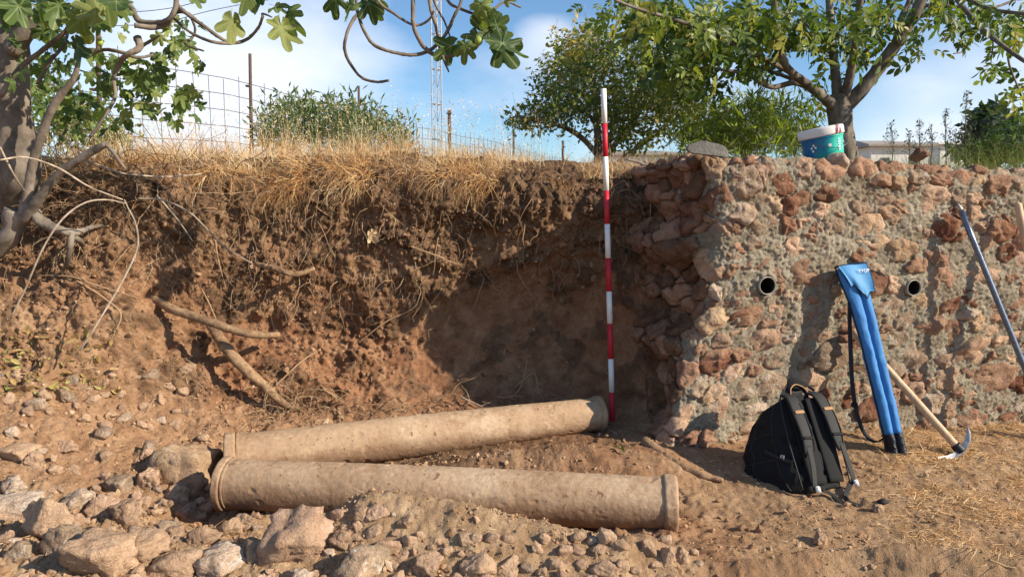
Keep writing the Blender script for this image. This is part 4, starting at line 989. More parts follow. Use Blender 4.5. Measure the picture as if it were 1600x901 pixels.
for _ in range(14000):
    if cnt >= 190: break
    px, py = rr_.uniform(-30, 1100), rr_.uniform(575, 915)
    if rr_.random() > dens(px, py): continue
    if py < 800 and 335 < px < 1075: continue
    if px > 620 and py < 836: continue
    sz = rr_.choice([16, 22, 30, 42, 58], p=[.26, .26, .24, .15, .09] if px < 430 else [.36, .32, .22, .10, 0]) * (.7 + .3 * (py - 560) / 340)
    if px > 620: sz = min(sz, 24)
    if py < 740: sz = min(sz, 20)
    if any((px - a) ** 2 + (py - b) ** 2 < ((sz / 2 + c) * .78) ** 2 for a, b, c in placed): continue
    k = rr_.choice(4, p=[.62, .20, .11, .07]); mt, lb, gr = kinds[k]
    cand.append((px, py, sz, sz * rr_.uniform(.9, 1.4), sz * rr_.uniform(.6, .95), mt, int(rr_.random() < .3), gr)); placed.append((px, py, sz / 2)); cnt += 1
def _near(c): return min(math.hypot(c[0] - a, c[1] - b) for a, b, n in LAND)
for q, (px, py, sz, w_, h_, mt, bl_, gr) in enumerate(sorted(cand, key=_near)):
    put_rock(px, py, w_, h_, mt, 500 + q, bl_, where_label(px, py, {'rock_tan': 'tan', 'rock_pink': 'pinkish', 'rock_grey': 'greyish', 'rock_pale': 'whitish'}[mt], sz), 'loose stones of the rubble heap', 4 if sz > 26 else 3, 'rubble_stone')
print('rubble', cnt)

# small gravel and earth crumbs, nobody could count them
def scatter(name, mat, pos, size, seed, n=0, squash=.7, kind='stuff', variants=6):
    r = np.random.default_rng(seed); tv = []
    for v in range(variants):
        V, Fc = rock_arr((1, 1, squash), seed * 13 + v, n, .12, planes=9); tv.append(V)
    N = len(pos); k = r.integers(0, variants, N); base = np.array(tv)[k]
    R = np.array([rand_rot(r) for _ in range(N)]); V = np.einsum('nij,nkj->nki', R, base) * np.asarray(size)[:, None, None] + np.asarray(pos)[:, None, :]
    nv = base.shape[1]; Fc2 = (Fc[None] + (np.arange(N) * nv)[:, None, None]).reshape(-1, 3)
    me = np_mesh(name, V.reshape(-1, 3), Fc2, False, {'rnd': np.repeat(r.random(N), nv)}); o = link(name, me, mat); o['kind'] = kind; return o
def m_crumb():
    n = NB('earth_crumbs'); c = n.ramp(n.attr('rnd'), [(0, (0.20, 0.11, 0.06)), (.4, (0.36, 0.215, 0.125)), (.9, (0.42, 0.28, 0.175)), (1, (.50, .36, .25))]); n.col(c); n.bump([(n.noise(90, 4, .7), .8, .005)]); n.set(Roughness=1.0); return n.m
def m_crumb2():
    n = NB('bank_crumbs'); c = n.ramp(n.attr('rnd'), [(0, (0.10, 0.055, 0.03)), (.4, (0.24, 0.13, 0.072)), (.85, (0.32, 0.19, 0.115)), (1, (.40, .27, .18))]); n.col(c); n.bump([(n.noise(90, 4, .7), .8, .005)]); n.set(Roughness=1.0); return n.m
M['crumb'] = m_crumb(); M['crumb2'] = m_crumb2()
inview = (GPX > -60) & (GPX < 1660) & (GPY < 960) & (GW > .5)
fl = np.where(inview & (GT > 1.6) & (GT < 7.2) & ~((GV[:, 0] > 1.0) & (GV[:, 1] > 4.2)))[0]
def pick(idx, n, wfun, r):
    w = wfun(GV[idx], GPX[idx], GPY[idx]) * GW[idx] ** 0.3; w = w / w.sum(); return r.choice(idx, n, p=w)
r_ = np.random.default_rng(31)
nzf = lambda V: sstep(-.15, .35, fbm(V, 3.5, 3, 77.0))
wl_ = lambda V, x, y: (1 - .6 * sstep(770, 700, y)) * (np.interp(x, [0, 500, 900, 1100, 1600], [1.3, 1.1, .8, .28, .18])) * (.25 + nzf(V))
k = pick(fl, 16000, wl_, r_); sz = r_.lognormal(math.log(.0062), .5, len(k)).clip(.0025, .03); scatter('gravel_and_crumbs', M['crumb'], GV[k] + GNs[k] * (sz * .15)[:, None], sz, 3)
k = pick(fl, 650, lambda V, x, y: wl_(V, x, y) * (1 - .8 * np.exp(-((V[:, 0] - .1) / .9) ** 2 - ((V[:, 1] - 2.5) / .5) ** 2)), r_); sz = r_.lognormal(math.log(.022), .35, len(k)).clip(.012, .05); scatter('coarse_gravel', M['crumb'], GV[k] + GNs[k] * (sz * .1)[:, None], sz, 4, 1)
bkI = np.where(inview & (GT > 7.0) & (GT < 11.6) & (GV[:, 0] < 1.1))[0]
wb_ = lambda V, x, y: (.3 + nzf(V)) * np.interp(x, [0, 500, 700, 1000], [1, 1, .8, .45])
k = pick(bkI, 8500, lambda V, x, y: wb_(V, x, y) * (1 - .85 * sstep(-1.0, -.5, V[:, 0]) * sstep(.95, .7, V[:, 2])), r_); sz = r_.lognormal(math.log(.008), .5, len(k)).clip(.003, .03); scatter('bank_crumbs', M['crumb2'], GV[k] + GNs[k] * (sz * .2)[:, None], sz, 7, 1, .8)
k = pick(bkI, 110, wb_, r_); sz = r_.uniform(.025, .055, len(k)); scatter('bank_pebbles', M['crumb2'], GV[k], sz, 9, 2, .7)

# ================================================================== ROOTS, DRY BRANCHES AND TWIGS
M['root'] = m_bark('root_bark', (0.15, 0.085, 0.048), (0.40, 0.26, 0.155), 30, (1, 1, 1))
M['twig'] = m_bark('dry_twig', (0.26, 0.19, 0.14), (0.50, 0.41, 0.32), 20, (1, 1, 1))
def m_fine():
    n = NB('fine_roots'); n.col(n.ramp(n.attr('rnd'), [(0, (0.10, 0.05, 0.028)), (.5, (0.27, 0.165, 0.095)), (1, (0.52, 0.38, 0.24))])); return n.m
M['fine'] = m_fine()
def px_path(lst, lift=0.0):
    """points lying on the bank or ground where the photograph shows them"""
    out = []
    for q in lst:
        if len(q) == 3: out.append(P(*q))
        else:
            p, n, _ = ground_at(q[0], q[1]); out.append(p + n * lift)
    return np.array(out)
def root(name, lst, r, mat, label, cat='root', lift=.0, knot=.2, n=40, group=None):
    p = px_path(lst, lift); o = tube(name, p, r, M[mat], None, 18, 70, knot * 1.6); return tag(o, label, cat, group)
root('tree_root', [(238, 465, 4.20), (270, 483, 4.12), (320, 500, 4.06), (370, 517, 4.04), (405, 523, 4.08), (436, 523, 4.28)], [.024, .026, .024, .022, .016], 'root', 'thick tan root running level out of the bank above its neighbour', knot=.12)
root('tree_root', [(330, 508, 4.22), (355, 545, 4.12), (385, 578, 4.08), (412, 602, 4.10), (440, 628, 4.16), (468, 640, 4.28)], [.030, .032, .031, .027, .022, .016], 'root', 'thick straight root slanting down the bank towards the rear column', knot=.10)
root('tree_root', [(1008, 690, 3.72), (1030, 708, 3.62), (1062, 728, 3.52), (1095, 742, 3.46), (1130, 750, 3.42)], [.03, .028, .026, .02, .01], 'root', 'root snaking from the wall foot towards the backpack', knot=.15)
root('tree_root', [(400, 412, 4.34), (430, 420, 4.26), (462, 428, 4.26), (490, 420, 4.42)], [.012, .018, .018, .012], 'root', 'short dark root stub sticking out of the bank under the dry grass')
for lst, lab in (([(16, 498, 3.62), (40, 450, 3.6), (65, 392, 3.58), (95, 345, 3.6), (130, 318, 3.66), (165, 312, 3.72), (196, 318, 3.8)], 'pale bare twig arching down to the left over the bank'),
                 ([(125, 548, 3.62), (155, 500, 3.66), (195, 432, 3.72), (215, 385, 3.76), (212, 350, 3.8), (200, 325, 3.82), (194, 312, 3.84)], 'pale bare twig dropping in a long curve left of the thick roots'),
                 ([(215, 310, 4.0), (255, 313, 4.02), (300, 335, 4.05), (350, 385, 4.1), (395, 412, 4.2)], 'pale bare twig running down to the right under the dry grass'),
                 ([(125, 247, 3.9), (165, 262, 3.9), (200, 272, 3.95), (260, 276, 4.1), (315, 272, 4.3)], 'long thin twig lying almost level over the dry grass'),
                 ([(0, 250, 3.5), (40, 246, 3.6), (90, 262, 3.7), (140, 292, 3.75), (192, 312, 3.82)], 'thin twig sloping down from the fig trunk'),
                 ([(245, 305, 4.1), (275, 340, 4.1), (300, 375, 4.15)], 'short twig crossing beneath the dry grass'),
                 ([(0, 230, 3.55), (20, 270, 3.6), (38, 298, 3.7)], 'short bent twig on the fig trunk'),
                 ([(655, 243, 5.3), (700, 252, 4.9)], None)):
    if lab: o = tube('bare_twig', catmull([P(*q) for q in lst], 30), [.0045, .005, .0035], M['twig'], None, 7, None, .2); tag(o, lab, 'twig')
o = tube('bare_twig', [P(978, 249, 4.72), P(1005, 256, 4.66), P(1028, 267, 4.6)], [.008, .006], M['twig'], None, 7, 10, .2); tag(o, 'pale stick poking out over the bank left of the slate slab', 'twig')
o = tube('bare_twig', px_path([(715, 618), (735, 626), (758, 634)], .02), [.006, .004], M['twig'], None, 7, 10, .2); tag(o, 'short stick lying above the middle of the rear column', 'twig')
J = Join(); rr_ = np.random.default_rng(77)
def wander(p, d, L, n, r, grav, J, seg=4, a=None, jit=.35):
    pts = [p]; d = d / (np.linalg.norm(d) + 1e-9)
    for _ in range(n):
        d = d + rr_.normal(0, jit, 3) + np.array([0, 0, -grav]); d /= np.linalg.norm(d); pts.append(pts[-1] + d * L / n)
    J.tube(pts, [r, r * .4], seg, None, a); return pts
up_ = np.where(inview & (GT > 9.3) & (GT < 12.2) & (GV[:, 0] < .95))[0]
wroot = lambda V, x, y: np.interp(x, [0, 200, 600, 700, 1000], [1, 1.2, .9, .4, .35])
for i in pick(up_, 1500, wroot, rr_): wander(GV[i], GNs[i] * .9 + rr_.normal(0, .5, 3), rr_.uniform(.06, .30), 6, rr_.uniform(.0009, .0026), .35, J)
mid_ = np.where(inview & (GT > 6.8) & (GT < 9.6) & (GV[:, 0] < .9))[0]
for i in pick(mid_, 240, wroot, rr_): wander(GV[i], GNs[i] + rr_.normal(0, .6, 3), rr_.uniform(.05, .2), 6, rr_.uniform(.0008, .0022), .2, J)
# tangles: at the foot of the slanting root and above the rear column
for _ in range(130):
    x, y = rr_.normal(445, 35), rr_.normal(625, 22); p, n, _t = ground_at(x, min(y, 660)); wander(p + n * .02, n + rr_.normal(0, .9, 3), rr_.uniform(.08, .3), 7, rr_.uniform(.001, .003), .15, J)
for _ in range(150):
    x, y = rr_.uniform(440, 900), rr_.normal(628, 9); p, n, _t = ground_at(x, y); wander(p + n * .015, np.array([rr_.choice([-1, 1]), -.2, .15]) + rr_.normal(0, .3, 3), rr_.uniform(.08, .35), 7, rr_.uniform(.001, .003), .1, J)
for lst in ([(655, 420), (652, 470), (600, 500), (560, 530)], [(640, 380), (680, 400), (700, 418), (720, 410)], [(430, 600), (470, 560), (500, 545)], [(800, 600), (830, 580), (845, 600)], [(300, 430), (330, 470), (345, 520)],
            [(120, 430), (160, 460), (190, 490), (180, 520)], [(60, 420), (110, 435), (150, 445), (210, 462)], [(330, 350), (345, 400), (350, 450)], [(820, 560), (815, 600), (790, 625)]):
    J.tube(px_path(lst, .025), [.004, .006, .002], 6, 20, .6, .2)
o = J.build('fine_roots', M['fine']); o['kind'] = 'stuff'
J = Join()                                             # dead stems and twigs tangled round the fig tree
lf_ = np.where(inview & (GT > 10.3) & (GT < 12.9) & (GPX < 400))[0]
for i in pick(lf_, 420, lambda V, x, y: np.interp(x, [0, 60, 250, 400], [.8, 1.2, 1, .1]), rr_): wander(GV[i], np.array([rr_.normal(0, .8), -rr_.random() * .8, rr_.uniform(-.3, 1.2)]), rr_.uniform(.12, .45), 7, rr_.uniform(.0012, .0032), .04, J, jit=.22)
o = J.build('dead_undergrowth', M['fine']); o['kind'] = 'stuff'

# ================================================================== FIG TREE
M['fig_bark'] = m_bark('fig_bark', (0.07, 0.052, 0.040), (0.29, 0.24, 0.195), 9, (1, 1, .6))
FIGC = [(0, (0.05, 0.09, 0.032)), (.5, (0.115, 0.17, 0.05)), (.8, (0.20, 0.25, 0.075)), (1, (0.26, 0.27, 0.10))]
M['fig_leaf'] = m_leaf('fig_leaf', FIGC, .42, .5, None, True)
M['fig_leaf2'] = m_leaf('fig_leaf_mass', [(a, tuple(v * 1.3 for v in c)) for a, c in FIGC], .5, .5, 'rnd')  # lighter copy of the leaf colours: sunlight on the leaf mass is painted in
M['fig_fruit'] = m_simple('green_fig', (0.30, 0.36, 0.06), .45, .15, 40)
fig = empty('fig_tree', P(30, 340, 3.95), 'fig tree at the left edge, pale grey trunk and lobed leaves against the sky', 'tree')
def limb(name, lst, r_px, n=None, knot=.18, seg=14, par=None):
    p = np.array([P(*q) for q in lst]); rr = [rad(a, P(*lst[min(i * (len(lst) - 1) // max(len(r_px) - 1, 1), len(lst) - 1)])) for i, a in enumerate(r_px)]
    return tube(name, p, rr, M['fig_bark'], par or fig, seg, n or len(lst) * 6, knot)
limb('trunk', [(-20, -120, 3.9), (5, -20, 3.9), (18, 60, 3.9), (18, 140, 3.92), (26, 220, 3.96), (26, 290, 4.04), (16, 345, 4.35)], [20, 19, 22, 26, 30, 33, 30], 60, .16, 28)
limb('branch', [(20, 80, 3.85), (48, 40, 3.82), (75, 5, 3.8), (110, -60, 3.75)], [15, 12, 10, 9], knot=.12)
limb('branch', [(36, 335, 3.86), (44, 300, 3.84), (50, 260, 3.8), (62, 220, 3.78), (80, 172, 3.74), (98, 145, 3.72), (116, 122, 3.7), (125, 85, 3.68)], [8, 7, 6.5, 6, 5, 3])
limb('branch', [(38, 345, 3.85), (60, 312, 3.8), (92, 272, 3.76), (135, 242, 3.72), (166, 225, 3.7)], [8, 7, 6.5, 5])
limb('branch', [(166, 226, 3.7), (178, 240, 3.68), (188, 254, 3.68), (196, 264, 3.7)], [3.2, 2.6, 2])
limb('branch', [(0, 150, 3.7), (30, 108, 3.68), (62, 82, 3.66), (96, 55, 3.64), (108, 40, 3.62)], [4, 4, 3.5, 2.5])
limb('root', [(40, 312, 3.88), (62, 343, 3.84), (88, 357, 3.82), (116, 364, 3.86), (140, 356, 3.98), (160, 352, 4.12)], [10, 8, 7, 5.5, 3.5, 2], knot=.35)
limb('root', [(100, 360, 3.84), (122, 374, 3.88), (132, 384, 4.0)], [5, 4, 2], knot=.3)
limb('root', [(112, 362, 3.84), (110, 385, 3.84), (105, 410, 3.88), (96, 428, 4.0)], [5, 4.5, 4, 2], knot=.25)
limb('root', [(30, 330, 3.9), (15, 370, 3.9), (-10, 400, 3.95)], [20, 14, 9], knot=.2)
# limb above the frame from which the hanging branches come
limb('branch', [(75, -10, 3.8), (200, -90, 3.7), (400, -110, 3.6), (600, -100, 3.5), (780, -90, 3.45), (860, -60, 3.4)], [14, 12, 10, 8, 6, 4])
D0 = 3.55
hang = [
 ([(560, -100), (557, -10), (561, 28), (580, 66), (608, 80), (643, 86), (671, 79), (695, 56), (710, 25), (720, 3), (724, -40)], [2, 2.6, 2.8, 2.8, 2.8, 2.8, 2.5, 2]),
 ([(585, -100), (573, 0), (552, 31), (540, 60), (541, 87), (562, 119), (587, 128), (607, 126)], [2.6, 2.6, 2.6, 2.4, 2.2, 2]),
 ([(640, -100), (645, 0), (646, 38), (657, 66), (675, 84), (700, 88), (723, 82), (744, 75), (757, 52)], [3.4, 3.4, 3.4, 3.6, 3, 2.5, 2]),
 ([(570, -60), (590, 0), (615, 21), (640, 37), (657, 39), (673, 28), (678, 16)], [2.4, 2.4, 2, 2, 1.5]),
 ([(668, -90), (671, 0), (681, 42), (687, 73), (694, 95), (701, 112)], [3, 2.8, 2.4, 2, 1.5]),
 ([(670, -60), (678, 0), (695, 35), (704, 60)], [2.2, 2, 1.6, 1.2]),
 ([(690, -50), (699, 0), (720, 14), (748, 23), (772, 14), (790, 3), (814, 12)], [2.4, 2.4, 2.2, 2, 1.4]),
 ([(744, 75), (752, 62), (765, 45), (778, 28)], [2, 1.8, 1.4]),
 ([(265, -80), (275, 0), (290, 20), (320, 42), (345, 60), (362, 68)], [3.5, 3.5, 3, 2.8, 2.6]),
 ([(270, 28), (296, 50), (330, 65), (362, 68), (385, 62), (402, 46), (410, 28), (411, 22), (425, 27)], [2, 2.2, 2.6, 2.6, 2.2, 2, 1.2]),
 ([(150, -80), (180, -10), (205, 12), (216, 32), (240, 36), (262, 32), (274, 12), (276, -20)], [5, 5, 4.6, 4.2, 4, 3.5]),
 ([(210, 40), (240, 43), (262, 38), (272, 22), (285, 18), (305, 30)], [4, 4, 3.4, 3]),
 ([(295, 20), (305, 45), (300, 60), (290, 70), (318, 80)], [2, 1.8, 1.5]),
 ([(185, 92), (205, 82), (232, 66), (252, 54)], [2.2, 3, 2.6, 1.6]),
 ([(135, 90), (160, 78), (190, 82), (215, 90), (240, 86)], [2.6, 3, 2.6, 2]),
 ([(215, 60), (218, 75), (200, 85), (190, 95), (178, 120), (180, 150), (165, 180), (140, 215)], [6, 5, 4, 3, 2.4, 2]),
 ([(60, 130), (75, 100), (100, 70), (108, 40)], [3, 2.6, 2]),
]
for k, (l, r) in enumerate(hang):
    d = 3.75 if l[0][0] < 320 else D0
    limb('branch', [(a, b, d + .04 * math.sin(i * 1.3 + k)) for i, (a, b) in enumerate(l)], r, len(l) * 6, .25, 9)
def fig_leaf_mesh(seed, lobes):
    """outline of 3 or 5 deep lobes around the petiole, folded along the midrib and drooping"""
    r = np.random.default_rng(seed)
    ang = {5: [-98, -47, 0, 47, 98], 3: [-50, 0, 50]}[lobes]; ln = {5: [.62, .90, 1.0, .88, .60], 3: [.86, 1.0, .84]}[lobes]
    th = np.radians(np.linspace(-172, 172, 61)); R_ = np.zeros_like(th) + .40
    for a, l in zip(ang, ln):
        d = (np.degrees(th) - a - r.normal(0, 3)) / (18.5 if lobes == 5 else 22.0); R_ = np.maximum(R_, l * (1 + r.normal(0, .05)) * np.maximum(0, 1 - np.abs(d) ** 3.2 * .42) ** .9)
    R_ *= 1 + .025 * np.sin(th * 31 + seed) + .02 * np.sin(th * 13 + seed * 2); R_ = (np.roll(R_, 1) + 4 * R_ + np.roll(R_, -1)) / 6; R_[0] = R_[-1] = .12
    V = [np.array([0, 0, 0.0])]; rings = [.35, .7, 1.0]; near_lobe = np.abs(np.degrees(th)[:, None] - np.array(ang)[None]).min(1) < 3.4
    for q in rings:
        x = R_ * q * np.sin(th); y = R_ * q * np.cos(th)
        z = (.10 + .5 * r.random()) * np.abs(x) - (.2 + .4 * (seed % 3) / 2) * (x * x + y * y) + .16 * np.sin(y * 3.4 + seed) * x + .08 * np.sin(x * 5 + seed) - .10 * np.abs(np.sin(th * 3.1)) * q + .03 * np.sin(th * 7 + seed) * q
        V += list(np.stack([x, y, z], 1))
    V = np.array(V); n = len(th); tr = np.stack([np.zeros(n - 1, int), 1 + np.arange(1, n), 1 + np.arange(n - 1)], 1)
    qd = []
    for k in range(len(rings) - 1):
        a = 1 + k * n + np.arange(n - 1); qd.append(np.stack([a, a + 1, a + 1 + n, a + n], 1))
    # petiole
    pv, pq, pt_ = tube_arr(catmull([(0, -.5, .12), (0, -.22, .08), (0, .02, 0)], 6), [.012] * 6, 5); pv = np.asarray(pv)
    V2 = np.vstack([V, pv]); vein = np.concatenate([[1], np.tile(near_lobe.astype(float), 3), np.ones(len(pv))]); me = np_mesh('leaf', V2, [np.vstack(qd + [pq + len(V)]), np.vstack([tr, pt_ + len(V)])], True, {'vein': vein}); me.materials.append(M['fig_leaf']); return me
FL = [fig_leaf_mesh(k, 5 if k % 3 else 3) for k in range(6)]
def leaf_obj(me, loc, size, tip, nrm, parent, name='leaf'):
    """tip: direction the blade points; nrm: which way its face looks"""
    Y = Vector(tip).normalized(); Z = Vector(nrm); Z = (Z - Y * Z.dot(Y)).normalized(); X = Y.cross(Z)
    o = bpy.data.objects.new(name, me); C.objects.link(o); o.parent = parent
    Mx = (Matrix((X, Y, Z)).transposed() * size).to_4x4(); Mx.translation = Vector(loc) - parent.location; o.matrix_basis = Mx; return o
big = [ # px, py of the petiole end, size px, tip direction in the picture, light face
 (362, 32, 44, (-.2, -1), 0), (440, 42, 52, (.1, -1), 1), (452, 22, 42, (.5, -1), 2), (412, -8, 42, (-.4, -.8), 3), (385, -8, 38, (-.1, -1), 4), (430, 10, 30, (1, -.2), 5),
 (305, -4, 24, (.6, -1), 0), (470, -14, 20, (0, -1), 1), (524, -4, 38, (0, -1), 2), (545, 10, 40, (.1, -1), 3), (575, 5, 38, (.3, -1), 4), (585, 0, 34, (.1, -1), 5),
 (705, 72, 44, (-.7, -.5), 0), (728, 72, 34, (-.2, -1), 1), (762, 50, 44, (-.3, .8), 2), (758, 42, 40, (.8, .8), 3), (770, 55, 36, (.9, .2), 4), (785, 68, 66, (.35, -1), 5), (783, 72, 52, (.6, -.9), 0), (745, 60, 34, (-1, .4), 1),
 (752, 8, 40, (.3, -1), 2), (775, 40, 30, (.9, .5), 3), (760, 30, 40, (-.3, 1), 4), (790, -4, 30, (.4, .2), 5),
 (120, 70, 46, (.1, -1), 3), (92, 8, 50, (-.8, -.5), 2), (65, 5, 44, (-.3, -.9), 1), (30, 10, 50, (-.5, -1), 5), (10, 0, 50, (-.2, -1), 0), (165, -6, 52, (.3, -1), 4), (182, 2, 50, (.2, -1), 2), (150, 22, 42, (-.5, .3), 1), (128, 30, 44, (-.6, -.2), 3)]
rr_ = np.random.default_rng(12); made = 0
for px, py, sz, tp, k in big:
    d = D0 - .05 if px > 330 else 3.45
    p = P(px, py, d + rr_.uniform(-.08, .08)); leaf_obj(FL[k], p, rad(sz * .82, p), RIGHT * tp[0] + UP * tp[1] + FWD * rr_.uniform(-.5, .3), -FWD * rr_.choice([-1, 1, 1]) + RIGHT * rr_.uniform(-1.1, .9) + UP * rr_.uniform(-.1, .8), fig); made += 1
cl = [(40, 20, 50, 30, 22, 3.6), (90, 60, 60, 45, 26, 3.9), (150, 30, 60, 35, 22, 3.8), (215, 110, 40, 30, 32, 4.1), (75, 120, 30, 40, 20, 4.3), (110, 170, 50, 35, 26, 4.3), (180, 140, 40, 30, 24, 4.2), (245, 130, 22, 26, 16, 4.2), (290, 160, 22, 26, 22, 4.0),
      (270, 70, 30, 24, 14, 4.2), (190, 190, 16, 12, 8, 4.2), (20, 110, 16, 40, 5, 3.6), (235, 165, 16, 10, 8, 4.1), (290, 45, 30, 25, 14, 4.3), (45, -40, 80, 20, 16, 3.7), (140, 100, 30, 20, 12, 4.0), (308, 90, 10, 10, 4, 4.1)]
for cx, cy, sx1, sy1, n, d in cl:
    for _ in range(int(n * .72)):
        if made >= 298: break
        p = P(rr_.normal(cx, sx1 * .55), rr_.normal(cy, sy1 * .55), d + rr_.uniform(-.25, .35)); sz = rr_.uniform(.036, .074)
        leaf_obj(FL[rr_.integers(6)], p, sz, RIGHT * rr_.normal(0, .7) - UP * rr_.uniform(.1, 1.2) + FWD * rr_.normal(0, .5), -FWD * rr_.uniform(-.2, 1) + UP * rr_.uniform(.2, 1.3) + RIGHT * rr_.normal(.3, .5), fig); made += 1
print('fig leaves', made)
jf = Join()
for cx, cy, sx1, sy1, n, d in cl:
    for _ in range(int(n * .4)):
        p = P(rr_.normal(cx, sx1 * .6), rr_.normal(cy, sy1 * .6), d + rr_.uniform(-.2, .6)); k = rr_.integers(6); me = FL[k]; vv = np.empty(len(me.vertices) * 3); me.vertices.foreach_get('co', vv); vv = vv.reshape(-1, 3)
        nm = 61; q = np.vstack([grid_faces(3, nm) + 1]); t = np.stack([np.zeros(nm - 1, int), 1 + np.arange(1, nm), 1 + np.arange(nm - 1)], 1); nvv = 1 + 3 * nm
        tip = RIGHT * rr_.normal(0, .7) - UP * rr_.uniform(.1, 1.2) + FWD * rr_.normal(0, .5); Y = Vector(tip).normalized(); Z = Vector(-FWD * rr_.uniform(-.2, 1) + UP * rr_.uniform(.2, 1.3)); Z = (Z - Y * Z.dot(Y)).normalized(); X = Y.cross(Z)
        jf.add(vv[:nvv] @ np.array([X, Y, Z]) * rr_.uniform(.035, .07) + p, q, t)
o = jf.build('foliage', M['fig_leaf2'], fig, True); o['kind'] = 'stuff'
def fruit(px, py, d, r):
    p = P(px, py, d); V, Fc = ico(3); V = V.copy(); z = V[:, 2]; V[:, :2] *= (1 - .35 * np.clip(z, 0, 1) ** 1.5)[:, None]; V[:, 2] *= 1.15
    o = link('fig_fruit', np_mesh('fig_fruit', V * r + p, Fc), M['fig_fruit'], fig)
fruit(137, 58, 3.6, .030); fruit(748, 64, 3.45, .018); fruit(156, 66, 3.62, .016)

# ================================================================== TREES AND SHRUBS BEYOND
def leaf_batch(name, tmplV, tmplF, pos, size, mat, parent, r, droop=0.0, a=None, kind=None, dirs=None):
    N = len(pos); R = np.array([rand_rot(r) for _ in range(N)])
    if dirs is not None:                       # blade axis (local y) follows dirs
        Y = dirs / (np.linalg.norm(dirs, axis=1)[:, None] + 1e-9); Z = R[:, :, 2]; Z = Z - Y * (Z * Y).sum(1)[:, None]; Z /= np.linalg.norm(Z, axis=1)[:, None] + 1e-9
        R = np.stack([np.cross(Y, Z), Y, Z], 2)
    V = np.einsum('nij,kj->nki', R, tmplV) * np.asarray(size)[:, None, None] + np.asarray(pos)[:, None, :]
    nv = len(tmplV); Fc = (tmplF[None] + (np.arange(N) * nv)[:, None, None]).reshape(-1, tmplF.shape[1])
    at = r.random(N) if a is None else a
    o = link(name, np_mesh(name, V.reshape(-1, 3), Fc, False, {'rnd': np.repeat(at, nv)}), mat, parent)
    if kind: o['kind'] = kind
    return o
LT = np.array([[0, 0, 0], [-.22, .35, .06], [.22, .35, .06], [-.20, .68, .03], [.20, .68, .03], [0, 1, -.08], [0, .35, -.01], [0, .68, -.04]], float)
LF = np.array([[0, 6, 1], [0, 2, 6], [1, 6, 7], [1, 7, 3], [6, 2, 4], [6, 4, 7], [3, 7, 5], [7, 4, 5]])
LT2 = np.array([[0, 0, 0], [-.24, .5, .06], [.24, .5, .06], [0, 1, -.05]], float); LF2 = np.array([[0, 2, 1], [1, 2, 3]])
LT3 = np.array([[0, 0, 0], [-.09, .5, .02], [.09, .5, .02], [0, 1, -.02]], float)
M['walnut_bark'] = m_bark('walnut_bark', (0.085, 0.068, 0.055), (0.27, 0.225, 0.18), 16, (1, 1, .3))
M['walnut_leaf'] = m_leaf('walnut_leaf', [(0, (0.048, 0.082, 0.02)), (.45, (0.10, 0.15, 0.032)), (.8, (0.21, 0.25, 0.05)), (1, (0.36, 0.32, 0.08))], .40, .42, None)
M['walnut_leaf2'] = m_leaf('walnut_leaf_mass', [(0, (0.048, 0.082, 0.02)), (.45, (0.10, 0.15, 0.032)), (.8, (0.21, 0.25, 0.05)), (1, (0.36, 0.32, 0.08))], .40, .42, 'rnd')
wal = empty('walnut_tree', P(1318, 262, 6.6), 'walnut tree with dark forked trunk and drooping leaves behind the bucket', 'tree')
def wl(name, lst, r, d=6.6, dd=0.0, seg=12):
    p = np.array([P(a, b, d + dd * i / (len(lst) - 1)) for i, (a, b) in enumerate(lst)]); rr = [rad(x * .78, p[0]) for x in r]
    return tube(name, p, rr, M['walnut_bark'], wal, seg, len(lst) * 7, .14)
wl('trunk', [(1326, 300), (1320, 245), (1314, 195), (1311, 168), (1312, 148)], [30, 25, 22, 22, 16], seg=20)
WB = [([(1315, 172), (1345, 142), (1372, 108), (1398, 72), (1418, 42), (1434, 12), (1450, -30), (1470, -110)], [15, 13, 12, 11, 10, 8], -.3),
 ([(1400, 68), (1408, 30), (1422, 0), (1430, -60)], [8, 7, 6, 5], .2),
 ([(1310, 165), (1306, 120), (1300, 70), (1297, 20), (1290, -70)], [11, 9, 8, 7], .4),
 ([(1318, 160), (1330, 110), (1338, 60), (1343, 5), (1352, -70)], [10, 8, 7, 6], -.5),
 ([(1308, 170), (1284, 150), (1256, 128), (1232, 108), (1215, 70), (1210, 10), (1205, -50)], [11, 9, 7, 6, 4.5], -.8),
 ([(1288, 152), (1245, 130), (1205, 136), (1165, 116), (1120, 108)], [7, 5.5, 5, 4, 2.5], -.4),
 ([(1268, 138), (1232, 112), (1185, 88), (1130, 60), (1070, 36), (1000, 15), (960, 0)], [6, 5, 4.5, 4, 3, 2], -1.0),
 ([(1250, 128), (1200, 110), (1160, 98), (1100, 90)], [4, 3.5, 3, 2], .6),
 ([(1224, 90), (1222, 50), (1230, 10), (1240, -40)], [4, 3.5, 3], 0.5),
 ([(1450, -60), (1500, 5), (1530, 40), (1562, 68), (1605, 98), (1650, 120)], [6, 4.5, 4, 3.5, 3], -1.2),
 ([(1574, 78), (1578, 105), (1590, 135), (1600, 160)], [2.4, 2, 1.5], -.2),
 ([(1480, -20), (1540, 12), (1600, 22), (1660, 30)], [4, 3.5, 3], -.8),
 ([(1430, 10), (1480, 8), (1520, 18), (1560, 10), (1610, -10)], [4, 3, 2.5], .6),
 ([(1512, 40), (1516, 60), (1505, 80), (1490, 84)], [1.8, 1.5, 1.2], -.2), ([(1552, 62), (1550, 85), (1548, 102)], [1.5, 1.2, 1], 0),
 ([(1300, 70), (1270, 48), (1245, 20)], [4, 3, 2], .2), ([(1335, 90), (1365, 70), (1385, 40), (1400, 10)], [4, 3, 2], .5)]
for l, r, dd in WB: wl('branch', l, r, 6.6, dd)
